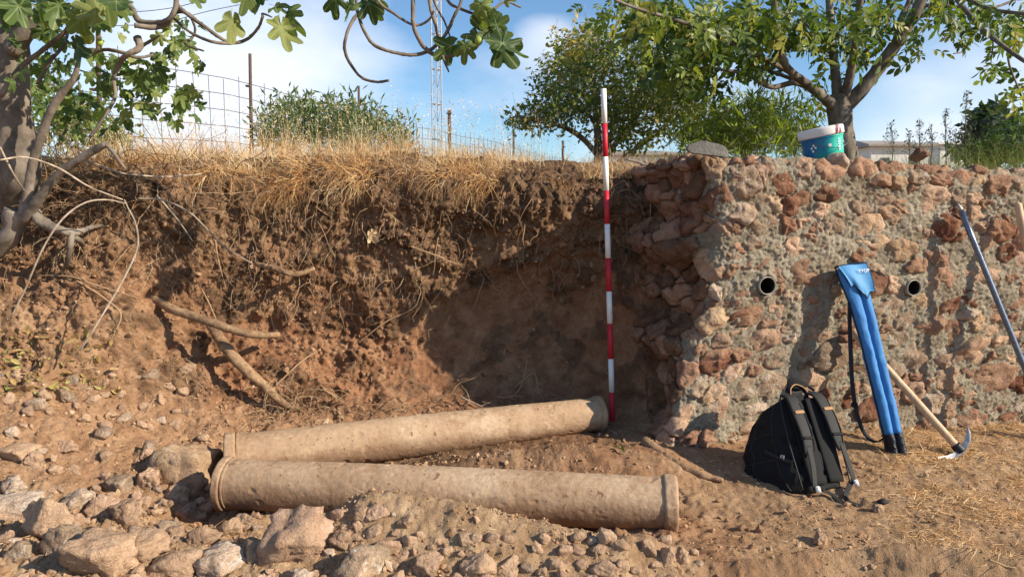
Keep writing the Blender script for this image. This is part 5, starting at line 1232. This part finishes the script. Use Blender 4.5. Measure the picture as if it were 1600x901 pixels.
def walnut_leaf(seed):
    """one compound leaf: rachis with five to nine leaflets"""
    r = np.random.default_rng(seed); n = 2 + seed % 2; V = []; Fc = []; c = 0
    rp = catmull([(0, 0, 0), (0, .45, -.03), (0, .8, -.16)], 8); tv, tq, _ = tube_arr(rp, [.008] * 8, 3, cap=False)
    for k in range(n + 1):
        t = .28 + .62 * k / n; i = min(int(t * 7), 6); b = rp[i]
        for sgn in ((-1, 1) if k < n else (0,)):
            ang = sgn * (1.05 - .25 * k / n) + r.normal(0, .12); L_ = (.46 if sgn else .54) * r.uniform(.8, 1.15); ca, sa = math.cos(ang), math.sin(ang)
            q = LT * np.array([1.05, 1, 1]) * L_; q = np.stack([q[:, 0] * ca + q[:, 1] * sa, -q[:, 0] * sa + q[:, 1] * ca, q[:, 2] - .5 * q[:, 1] * abs(r.normal(.5, .4))], 1) + b; V.append(q); Fc.append(LF + c); c += len(q)
    Va = np.vstack(V); Fa = np.vstack(Fc); tq2 = np.vstack([tq[:, [0, 1, 2]], tq[:, [0, 2, 3]]]) + c; return np.vstack([Va, tv]), np.vstack([Fa, tq2])
WLa = [walnut_leaf(k) for k in range(5)]; WLm = []
for v, f in WLa:
    me = np_mesh('leaf', v, f, True); me.materials.append(M['walnut_leaf']); WLm.append(me)
WC_ = [(1000, 15, 50, 25, 130), (1060, 40, 50, 40, 200), (1110, 60, 50, 45, 210), (1095, 120, 45, 30, 100), (1165, 40, 45, 40, 150), (1040, 100, 40, 30, 80), (1215, 30, 45, 35, 105), (1180, 95, 40, 22, 40), (1260, 40, 40, 40, 70), (1315, 45, 35, 40, 60),
       (1296, 120, 22, 22, 12), (1350, 40, 35, 40, 60), (1380, 20, 35, 30, 50), (1262, 158, 14, 10, 6), (1430, 60, 18, 24, 16), (1470, 15, 40, 24, 50), (1530, 20, 45, 25, 60), (1580, 40, 35, 30, 50), (1500, 60, 22, 18, 10), (1550, 100, 14, 18, 12), (1595, 140, 14, 30, 22),
       (1425, 85, 10, 10, 6), (1280, -30, 200, 20, 90), (1500, -30, 100, 20, 30), (1348, 92, 16, 14, 8)]
rr_ = np.random.default_rng(14); allp = []
for cx, cy, sx1, sy1, n in WC_:
    for _ in range(int(n * .80)): allp.append(P(rr_.normal(cx, sx1 * .6), rr_.normal(cy, sy1 * .6), 6.7 + rr_.normal(0, .6)))
allp = np.array(allp); order = rr_.permutation(len(allp)); px_, py_, _w = project(allp); inn = (py_ > 0) & (px_ < 1600)
order = sorted(order, key=lambda i: (not inn[i], _w[i])); jl = Join(); c = 0
for q, i in enumerate(order):
    tip = np.array([rr_.normal(0, .6), rr_.normal(0, .6), -rr_.uniform(.2, 1.1)]); nr = np.array([rr_.normal(.3, .5), rr_.normal(-.3, .5), rr_.uniform(.1, 1)]); s_ = rr_.uniform(.11, .19); k = rr_.integers(5)
    if q < 298: leaf_obj(WLm[k], allp[i], s_, tip, nr, wal); continue
    Y = Vector(tip).normalized(); Z = Vector(nr); Z = (Z - Y * Z.dot(Y)).normalized(); X = Y.cross(Z); Rm = np.array([X, Y, Z]).T
    v, f = WLa[k]; jl.add(v @ Rm.T * s_ + allp[i], None, f)
o = jl.build('foliage', M['walnut_leaf2'], wal, False); o['kind'] = 'stuff'
print('walnut', len(allp))

def cloud_tree(name, base, branches, clouds, depth, leaf, stops, mats, label, cat, tm=(LT2, LF2), lsize=(.04, .07), spread=.6, seed=1, hang_=0.3, up=0.0, trans=.35, clump=5, barkc=None, colour=None, group=None):
    r = np.random.default_rng(seed); t = empty(name, P(*base), label, cat, group); lm = m_leaf(name + '_leaf', stops, trans)
    for nm, l, rp, dd in branches:
        p = np.array([P(a, b, depth + dd * i / (len(l) - 1)) for i, (a, b) in enumerate(l)]); tube(nm, p, [rad(x, p[0]) for x in rp], barkc or M['walnut_bark'], t, 8, len(l) * 5, .2)
    pos = []; A_ = []; tw = Join()
    for cx, cy, sx1, sy1, n in clouds:
        for _ in range(max(1, n // clump)):
            c0 = P(cx + sx1 * np.clip(r.normal(0, .5), -1.1, 1.1), cy + sy1 * np.clip(r.normal(0, .5), -1.1, 1.1), depth + r.normal(0, spread)); rr2 = r.uniform(.06, .16) * depth / 8; tone = r.normal(0, .15)
            d0 = np.array([r.normal(0, 1), r.normal(0, 1), r.uniform(-.3, 1) + up]); d0 /= np.linalg.norm(d0); tw.tube([c0 - d0 * rr2 * 1.0, c0, c0 + d0 * rr2 * .8], [.0028, .0012], 3)
            for q in range(clump):
                s_ = (q / clump - .5) * 2; pos.append(c0 + d0 * rr2 * s_ + r.normal(0, rr2 * .3, 3)); A_.append(tone)
    pos = np.array(pos); A_ = np.array(A_); x, y, w = project(pos); base_a = np.clip(.45 + A_ + r.normal(0, .12, len(pos)) + (colour(x, y) if colour else 0), 0, 1)
    dirs = r.normal(0, 1, (len(pos), 3)) + np.array([0, 0, up - hang_])
    leaf_batch('foliage', tm[0], tm[1], pos, r.uniform(*lsize, len(pos)), lm, t, r, a=base_a, dirs=dirs, kind='stuff')
    o = tw.build('twigs', M['walnut_bark'], t); o['kind'] = 'stuff'
    return t
G1 = [(0, (0.04, 0.075, 0.02)), (.40, (0.10, 0.15, 0.032)), (.7, (0.23, 0.25, 0.05)), (1, (0.48, 0.32, 0.08))]
cloud_tree('bushy_tree', (935, 262, 8.6), [('trunk', [(934, 275), (934, 225), (932, 180), (926, 130), (915, 80)], [7, 6.5, 5, 4, 2], 0), ('branch', [(932, 240), (905, 212), (870, 195), (835, 188), (805, 180)], [5, 4, 3, 2], -.3),
   ('branch', [(938, 262), (965, 220), (990, 190), (1015, 140), (1035, 90)], [5, 4.5, 4, 2.5], .3), ('branch', [(950, 268), (990, 235), (1035, 200), (1070, 150)], [5, 4, 3, 2], .5), ('branch', [(945, 250), (960, 180), (960, 120), (950, 60)], [4, 3, 2], .4), ('branch', [(934, 200), (900, 150), (870, 120)], [3, 2.4, 1.5], 0)],
   [(925, 100, 66, 50, 1700), (885, 150, 58, 42, 1200), (850, 180, 45, 22, 600), (960, 170, 60, 40, 1500), (1020, 140, 55, 55, 1500), (1070, 170, 45, 40, 900), (915, 70, 40, 22, 500), (880, 100, 35, 22, 350), (1000, 80, 50, 30, 700), (815, 190, 20, 12, 120), (980, 215, 60, 20, 500), (925, 45, 20, 12, 90), (1130, 190, 30, 30, 300)],
   8.6, None, G1, None, 'bushy tree with small leaves turning orange at the top behind the ranging pole', 'tree', lsize=(.045, .085), seed=3, colour=lambda x, y: .30 * sstep(130, 60, y) * sstep(960, 900, x) + .12 * sstep(980, 1040, x))
cloud_tree('green_shrub', (1170, 262, 7.6), [('stem', [(1170, 275), (1160, 220), (1150, 170)], [3, 2, 1], 0), ('stem', [(1180, 275), (1200, 220), (1215, 180)], [3, 2, 1], 0), ('stem', [(1120, 275), (1110, 220), (1100, 180)], [3, 2, 1], 0)],
   [(1150, 210, 70, 40, 2600), (1220, 205, 50, 35, 1500), (1090, 215, 40, 30, 900), (1180, 165, 45, 18, 500), (1262, 215, 25, 25, 400), (1250, 170, 30, 25, 120)],
   7.6, None, [(0, (0.09, 0.13, 0.02)), (.5, (0.22, 0.29, 0.045)), (.85, (0.36, 0.40, 0.07)), (1, (0.46, 0.40, 0.16))], None, 'feathery yellow-green shrub between the bushy tree and the walnut trunk', 'shrub', tm=(LT3, LF2), lsize=(.06, .12), seed=8, trans=.5, up=.9, hang_=0, clump=7)
cloud_tree('leafy_shrub', (520, 262, 9.4), [('stem', [(440 + 30 * k, 270), (435 + 32 * k, 215), (430 + 34 * k, 165 + 8 * abs(k - 3))], [2, 1.6, 1], .2 * (k % 3)) for k in range(7)],
   [(450, 190, 45, 32, 900), (510, 190, 50, 30, 1000), (570, 200, 45, 30, 900), (620, 215, 28, 26, 420), (530, 225, 100, 20, 900), (425, 215, 30, 26, 350), (470, 160, 40, 12, 120), (545, 165, 40, 12, 120)],
   9.4, None, [(0, (0.05, 0.085, 0.03)), (.5, (0.12, 0.17, 0.06)), (.85, (0.21, 0.25, 0.11)), (1, (0.36, 0.32, 0.17))], None, 'pale green leafy shrub growing through the mesh fence', 'shrub', tm=(LT3 * np.array([1.4, 1, 1]), LF2), lsize=(.08, .13), seed=18, up=.8, hang_=0, clump=7)
cloud_tree('leafy_shrub', (120, 262, 7.2), [('stem', [(120, 275), (120, 200), (125, 130)], [3, 2, 1], 0)], [(110, 190, 60, 40, 800), (60, 150, 50, 50, 500), (170, 215, 40, 25, 350)],
   7.2, None, [(0, (0.05, 0.085, 0.02)), (.5, (0.13, 0.19, 0.04)), (1, (0.28, 0.28, 0.08))], None, 'sunlit green shrub behind the fig tree trunk', 'shrub', lsize=(.05, .10), seed=28, up=.4, clump=6)
cloud_tree('dark_conifer', (1555, 252, 34), [('trunk', [(1555, 262), (1555, 215), (1552, 168)], [3, 2, .6], 0)],
   [(1552, 178, 8, 12, 240), (1548, 195, 20, 12, 700), (1552, 212, 34, 14, 1100), (1550, 232, 44, 14, 1200)], 34, None, [(0, (0.018, 0.030, 0.022)), (.6, (0.036, 0.058, 0.036)), (1, (0.06, 0.085, 0.045))], None, 'dark blue-green conifer on the horizon at the right edge', 'tree', lsize=(.30, .62), spread=1.0, seed=38, clump=8)
cloud_tree('green_bush', (1590, 262, 11), [('stem', [(1590, 270), (1590, 220)], [3, 1], 0)], [(1585, 225, 40, 22, 1300), (1620, 190, 30, 40, 800), (1530, 238, 40, 10, 500)], 11, None, [(0, (0.03, 0.06, 0.016)), (.6, (0.075, 0.125, 0.03)), (1, (0.17, 0.19, 0.05))], None, 'rounded green bush in front of the dark conifer', 'bush', lsize=(.08, .14), seed=48)

# tall thin weeds on the terrace at the right
M['weed'] = m_simple('dry_weed', (0.115, 0.12, 0.075), .8, .3, 30)
wlab = [(1392, 192, 'bare weed with a dark drooping head'), (1437, 188, 'thin branching weed second from the left'), (1455, 196, 'short feathery weed beside its taller neighbour'), (1478, 170, 'tall feathery weed left of the leafy one'), (1510, 145, 'tallest dark leafy weed against the sky'), (1420, 205, 'low sparse weed behind the loose stone'), (1492, 205, 'small weed between two tall ones')]
for k, (wx, wy, lab) in enumerate(wlab):
    p0, p1 = P(wx + rr_.normal(0, 3), 262, 5.6), P(wx, wy, 5.6); t = empty('tall_weed', p0, lab + ' on the terrace', 'weed')
    tube('stem', catmull([p0, (p0 + p1) / 2 + rr_.normal(0, .01, 3), p1], 10), [.0045, .0018], M['weed'], t, 5)
    j = Join(); H_ = np.linalg.norm(p1 - p0); pos = []
    for q in range(int(60 * H_ / .4)):
        f = rr_.uniform(.25, 1); b = p0 + (p1 - p0) * f; d = np.array([rr_.normal(0, 1), rr_.normal(0, 1), 1.0]); d /= np.linalg.norm(d); L_ = .085 * (1.15 - f) + .015; j.tube([b, b + d * L_ * .6, b + d * L_ + np.array([0, 0, .01])], [.0012, .0006], 3); pos.append(b + d * L_ * rr_.uniform(.3, 1))
    o = j.build('side_shoots', M['weed'], t); o['kind'] = 'stuff'
    o = leaf_batch('weed_leaves', LT2, LF2, np.array(pos), rr_.uniform(.012, .03 if k != 4 else .05, len(pos)), M['weed'], t, rr_, kind='stuff')

# ================================================================== FENCE, MAST, BUILDINGS
M['rust'] = m_simple('rusty_steel', (0.10, 0.062, 0.048), .8, .35, 40)
M['galv'] = m_simple('galvanised_lattice', (0.42, 0.44, 0.46), .6, .15, 8)
f0 = np.array([-3.9, 8.9]); f1_ = np.array([.96, 22.0]); fd = (f1_ - f0); FLn = np.linalg.norm(fd); fd /= FLn
fe = empty('mesh_fence', (f0[0], f0[1], 1.6), 'rusty square wire mesh fence on steel posts receding behind the dry grass', 'fence')
def fp(s, z): return np.array([f0[0] + fd[0] * s, f0[1] + fd[1] * s, z])
FT, FB = 3.02, 1.55
rr_ = np.random.default_rng(4); s0_, s1_ = -3.2, FLn + 2
sag = lambda s: .03 * math.sin(s * .8) + .02 * math.sin(s * 2.1)
wme = None
for z in np.arange(FB + .05, FT - .001, .2):
    tube('horizontal_wire', [fp(s, z + sag(s)) for s in np.linspace(s0_, s1_, 30)], [.0045] * 2, M['rust'], fe, 4)
s = s0_
while s < s1_:
    tp = FT + rr_.uniform(-.02, .09); tube('vertical_wire', [fp(s, FB), fp(s + rr_.normal(0, .008), (FB + tp) / 2), fp(s + rr_.normal(0, .01), tp)], [.0042] * 2, M['rust'], fe, 4); s += .26
def s_at(px):
    best = min(np.linspace(s0_, s1_, 900), key=lambda s: abs(project(fp(s, 2.0)[None])[0][0] - px)); return best
for px, ty, r in ((157, 20, .03), (393, 85, .024), (562, 135, .022), (703, 172, .04), (803, 203, .03), (880, 220, .045)):
    s = s_at(px); x, y, z = fp(s, 2); q = P(px, ty, y)
    tube('fence_post', [fp(s, 1.5) + np.array([0, -.03, 0]), np.array([q[0] - .01, y - .03, q[2]])], [r, r * .9], M['rust'], fe, 6, 4)
    for zz in np.arange(1.8, q[2] - .05, .4): bevel_box('wire_tie', (x, y - .03, zz), (r * 1.25, r * 1.2, .012), M['rust'], fe, None, .003, 1)
ms = empty('lattice_mast', (P(684, 262, 42)[0], 42, 1.5), 'slender grey lattice radio mast in the distance behind the fence', 'mast')
mx0, my0 = ms.location.x, 42.0; W_ = .27; tri_ = [(-W_, -.15), (W_, -.15), (0, .32)]
for a, b in tri_: tube('mast_leg', [(mx0 + a, my0 + b, 1.3), (mx0 + a, my0 + b, 19)], [.035] * 2, M['galv'], ms, 5)
zz = 1.6; k = 0
while zz < 18.6:
    for i in range(3):
        (a, b), (c_, d_) = tri_[i], tri_[(i + 1) % 3]; A_, B_ = (zz, zz + .95) if (k + i) % 2 else (zz + .95, zz)
        tube('mast_brace', [(mx0 + a, my0 + b, A_), (mx0 + c_, my0 + d_, B_)], [.016] * 2, M['galv'], ms, 4)
        if k % 2 == 0: tube('mast_ring', [(mx0 + a, my0 + b, zz), (mx0 + c_, my0 + d_, zz)], [.03] * 2, M['galv'], ms, 4)
    zz += .95; k += 1
M['cable'] = m_simple('overhead_cable', (0.05, 0.05, 0.055), .7)
for a, b, lab in (((60, 55, 30), (420, 0, 34), 'thin overhead cable crossing the upper left sky, lower one'), ((60, 30, 30), (420, -16, 34), 'thin overhead cable crossing the upper left sky, upper one')):
    A_, B_ = P(*a), P(*b); ctr = (A_ + B_) / 2 - np.array([0, 0, .25]); o = tube('overhead_cable', catmull([A_ - (B_ - A_) * 2, A_, ctr, B_, B_ + (B_ - A_) * 2], 40), [.016] * 2, M['cable'], None, 5); tag(o, lab, 'cable')
M['wall_white'] = m_simple('whitewashed_wall', (0.66, 0.64, 0.60), .9, .1, 3); M['roof'] = m_simple('weathered_roof', (0.30, 0.26, 0.23), .9, .2, 4); M['glass'] = m_simple('window_glass', (0.03, 0.035, 0.045), .15, .1, 3, spec=.6)
def house(pxl, pxr, pty, eave, d, label, dep=7, hip=True, roofm='roof'):
    a, b = P(pxl, eave, d), P(pxr, eave, d); top = P((pxl + pxr) / 2, pty, d + dep / 2)[2]; z0 = 1.3; ze = a[2]
    h = empty('house', ((a[0] + b[0]) / 2, d + dep / 2, z0), label, 'house'); W2 = (b[0] - a[0]) / 2
    V, f = box_arr(((a[0] + b[0]) / 2, d + dep / 2, (z0 + ze) / 2), (W2, dep / 2, (ze - z0) / 2)); link('wall', np_mesh('wall', V, f, False), M['wall_white'], h)
    o = .35; xi = W2 * (.35 if hip else 0); cx, cy = (a[0] + b[0]) / 2, d + dep / 2
    V = np.array([[cx - W2 - o, d - o, ze + .003], [cx + W2 + o, d - o, ze + .003], [cx + W2 + o, d + dep + o, ze + .003], [cx - W2 - o, d + dep + o, ze + .003],
                  [cx - W2 - o, d - o, ze + .12], [cx + W2 + o, d - o, ze + .12], [cx + W2 + o, d + dep + o, ze + .12], [cx - W2 - o, d + dep + o, ze + .12], [cx - W2 + xi, cy, top], [cx + W2 - xi, cy, top]])
    q = np.array([[0, 3, 2, 1], [0, 1, 5, 4], [1, 2, 6, 5], [2, 3, 7, 6], [3, 0, 4, 7], [4, 5, 9, 8], [6, 7, 8, 9]]); t = np.array([[5, 6, 9], [7, 4, 8]])
    link('roof', np_mesh('roof', V, [q, t], False), M[roofm], h)
    n = max(2, int(W2 / 1.4))
    for k in range(n):
        x = cx - W2 + (k + .5) * 2 * W2 / n; V, f = box_arr((x, d - .01, ze - 1.0), (.28, .03, .34)); wf = link('window', np_mesh('window', V, f, False), M['roof'], h); V, f = box_arr((x, d - .045, ze - 1.0), (.22, .012, .28)); g = link('pane', np_mesh('pane', V, f, False), M['glass'], wf)
house(1362, 1452, 220, 229, 46, 'low white house with a weathered hipped roof right of the walnut trunk')
house(1470, 1560, 221, 226, 60, 'white building roof just showing behind the weeds at the right', roofm='wall_white')
house(955, 1075, 236, 243, 40, 'pale grey building half hidden behind the bushy tree')

# ================================================================== GRASS, STRAW AND LITTER
def m_grass():
    n = NB('dry_grass'); c = n.ramp(n.attr('rnd'), [(0, (0.30, 0.14, 0.055)), (.35, (0.58, 0.32, 0.13)), (.7, (0.76, 0.52, 0.26)), (1, (0.85, 0.74, 0.52))]); n.col(c); n.set(Roughness=.6, Specular_IOR_Level=.2)
    tr = n.n('ShaderNodeBsdfTranslucent'); n.l(c, tr.inputs[0]); ms_ = n.n('ShaderNodeMixShader'); ms_.inputs[0].default_value = .3; n.l(n.b.outputs[0], ms_.inputs[1]); n.l(tr.outputs[0], ms_.inputs[2]); n.l(ms_.outputs[0], n.out.inputs[0]); return n.m
M['grass'] = m_grass()
def blades(name, pos, dirs, length, width, grav, mat, r, segs=4, tone=None, kink=.25):
    N = len(pos); grav = np.broadcast_to(np.asarray(grav, float), (N,)); d = dirs / np.linalg.norm(dirs, axis=1)[:, None]; side = np.cross(d, r.normal(size=(N, 3))); side /= np.linalg.norm(side, axis=1)[:, None] + 1e-9
    p = pos.copy(); V = np.zeros((N, segs * 2 + 1, 3))
    for k in range(segs):
        wk = (width * (1 - .75 * k / segs))[:, None]; V[:, 2 * k] = p - side * wk; V[:, 2 * k + 1] = p + side * wk
        p = p + d * (length / segs)[:, None]; d = d + r.normal(0, kink, (N, 3)) + np.stack([np.zeros(N), np.zeros(N), -grav], 1); d /= np.linalg.norm(d, axis=1)[:, None]
    V[:, -1] = p; nv = segs * 2 + 1; off = (np.arange(N) * nv)[:, None, None]
    q = np.array([[2 * k, 2 * k + 1, 2 * k + 3, 2 * k + 2] for k in range(segs - 1)]); t = np.array([[2 * segs - 2, 2 * segs - 1, 2 * segs]])
    me = np_mesh(name, V.reshape(-1, 3), [(q[None] + off).reshape(-1, 4), (t[None] + off).reshape(-1, 3)], False, {'rnd': np.repeat(np.clip(r.random(N) if tone is None else tone, 0, 1), nv)})
    o = link(name, me, mat); o['kind'] = 'stuff'; return p
r_ = np.random.default_rng(55)
lipI = np.where(inview & (GT > 11.15) & (GT < 13.2) & (GV[:, 0] > -3.3) & (GV[:, 0] < 1.0))[0]
gx = lambda V, x, y: np.interp(x, [0, 150, 200, 400, 700, 800, 850, 900, 1040], [.35, .5, 1.0, 1.15, 1.1, .8, .25, .12, .10]) * (.10 + 1.3 * sstep(-.25, .35, fbm(V, 5, 3, 3.3)))
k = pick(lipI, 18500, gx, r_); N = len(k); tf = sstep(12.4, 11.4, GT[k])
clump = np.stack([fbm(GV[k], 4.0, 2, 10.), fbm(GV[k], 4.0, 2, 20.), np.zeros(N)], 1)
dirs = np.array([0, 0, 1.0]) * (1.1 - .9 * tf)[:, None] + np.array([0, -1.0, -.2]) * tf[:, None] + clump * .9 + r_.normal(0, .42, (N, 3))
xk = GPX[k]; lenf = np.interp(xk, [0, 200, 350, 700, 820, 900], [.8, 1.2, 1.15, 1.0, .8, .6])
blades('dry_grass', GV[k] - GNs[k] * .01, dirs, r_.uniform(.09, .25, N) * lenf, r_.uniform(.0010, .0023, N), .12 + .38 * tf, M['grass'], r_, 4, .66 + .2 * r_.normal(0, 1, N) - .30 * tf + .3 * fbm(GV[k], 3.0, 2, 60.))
# tall pale seed stems standing above the rest
top_ = np.where(inview & (GT > 12.0) & (GT < 13.4) & (GV[:, 0] > -3.2) & (GV[:, 0] < .6))[0]
k = pick(top_, 1300, lambda V, x, y: np.interp(x, [150, 250, 420, 700, 820, 900], [.8, 1.3, .8, .7, .6, .1]), r_); N = len(k)
tips = blades('tall_grass_stems', GV[k], np.array([0, 0, 1.0]) + r_.normal(0, .16, (N, 3)), r_.uniform(.16, .42, N), r_.uniform(.0008, .0013, N), .02, M['grass'], r_, 5, .85 + .12 * r_.normal(0, 1, N), .07)
hp = np.repeat(tips, 7, 0) + r_.normal(0, .014, (N * 7, 3)) * np.array([1, 1, 2.2]); leaf_batch('seed_heads', LT3 * np.array([1.6, 1, 1]), LF2, hp, r_.uniform(.010, .022, len(hp)), M['grass'], None, r_, a=np.clip(.85 + .15 * r_.normal(0, 1, len(hp)), 0, 1), kind='stuff')
# behind the lip, so that the grass has depth
bI = np.where((GT > 13.0) & (GT < 13.95) & (np.abs(GV[:, 0]) < 3.4) & (GV[:, 0] < 1.0))[0]; k = r_.choice(bI, 3800); N = len(k)
blades('dry_grass_behind', GV[k], np.array([0, 0, 1.0]) + r_.normal(0, .3, (N, 3)), r_.uniform(.12, .34, N), r_.uniform(.0012, .0024, N), .08, M['grass'], r_, 4, .7 + .2 * r_.normal(0, 1, N))
# mixed green and dry grass on the terrace behind the wall
M['green_grass'] = m_leaf('green_grass', [(0, (0.05, 0.085, 0.02)), (.5, (0.12, 0.16, 0.04)), (1, (0.42, 0.33, 0.14))], .3, .6)
N = 11000; pos = np.stack([r_.uniform(.9, 5.2, N), r_.uniform(4.75, 7.0, N), np.full(N, 1.48)], 1); blades('terrace_grass', pos, np.array([0, 0, 1.0]) + r_.normal(0, .35, (N, 3)), r_.uniform(.14, .42, N) * np.interp(pos[:, 0] / pos[:, 1], [.15, .3, .42, .5, .68], [1.0, .95, .75, .95, 1.15]), r_.uniform(.001, .002, N), .1, M['green_grass'], r_, 4)
N = 1500; pos = np.stack([r_.uniform(.45, 1.02, N), r_.uniform(4.7, 5.3, N), np.full(N, 1.56)], 1); blades('tuft_of_grass', pos, np.array([0, 0, 1.0]) + r_.normal(0, .45, (N, 3)), r_.uniform(.06, .22, N), r_.uniform(.001, .002, N), .1, M['grass'], r_, 4)
# straw on the ground at the right
fr_ = np.where(inview & (GT > 1.8) & (GT < 6.9) & (GV[:, 0] > .9) & (GV[:, 1] < 4.35))[0]
ws = lambda V, x, y: (sstep(1330, 1480, x) * sstep(900, 700, y - (x - 1300) * .25) + .03) * (.15 + sstep(-.1, .3, fbm(V, 3.0, 3, 5.5))) + .5 * sstep(700, 670, y) * sstep(1290, 1420, x)
k = pick(fr_, 6500, ws, r_); N = len(k); dd = r_.normal(0, 1, (N, 3)); dd[:, 2] = np.abs(dd[:, 2]) * .12
blades('straw', GV[k] + np.array([0, 0, .004]), dd, r_.uniform(.02, .10, N), r_.uniform(.0008, .0018, N), .03, M['grass'], r_, 3, .62 + .2 * r_.normal(0, 1, N))
k = pick(fl, 900, wl_, r_); N = len(k); dd = r_.normal(0, 1, (N, 3)); dd[:, 2] = np.abs(dd[:, 2]) * .15
blades('scattered_straw', GV[k] + np.array([0, 0, .006]), dd, r_.uniform(.015, .07, N), r_.uniform(.0007, .0015, N), .03, M['grass'], r_, 3, .7 + .2 * r_.normal(0, 1, N))
# leaf litter on the left shelf
lI = np.where(inview & (GPX < 190) & (GPY > 520) & (GPY < 620))[0]; k = r_.choice(lI, 380)
M['litter'] = m_leaf('dead_leaf', [(0, (0.20, 0.11, 0.045)), (.6, (0.42, 0.28, 0.12)), (1, (0.28, 0.30, 0.10))], .2, .7)
leaf_batch('leaf_litter', LT, LF, GV[k] + np.array([0, 0, .006]), r_.uniform(.02, .055, len(k)), M['litter'], None, r_, kind='stuff')
p, n_, _ = ground_at(588, 362); me = fig_leaf_mesh(3, 3); me.materials.clear(); me.materials.append(m_simple('curled_dead_leaf', (0.50, 0.36, 0.22), .7))
dl = bpy.data.objects.new('dead_leaf', me); C.objects.link(dl); dl.location = Vector(p + n_ * .03); dl.scale = (.075,) * 3; dl.rotation_euler = (1.3, 2.6, .4); tag(dl, 'curled pale dead leaf caught in roots below the dry grass', 'leaf')
p, n_, _ = ground_at(976, 704); me = fig_leaf_mesh(4, 3); me.materials.clear(); me.materials.append(m_simple('fresh_leaf', (0.20, 0.32, 0.04), .6))
dl = bpy.data.objects.new('fallen_leaf', me); C.objects.link(dl); dl.location = Vector(p + np.array([0, 0, .02])); dl.scale = (.035,) * 3; dl.rotation_euler = (.9, .3, 1.4); tag(dl, 'small bright green leaf on the soil under the end of the rear column', 'leaf')
print('tris', sum(len(o.data.polygons) for o in C.objects if o.type == 'MESH'))
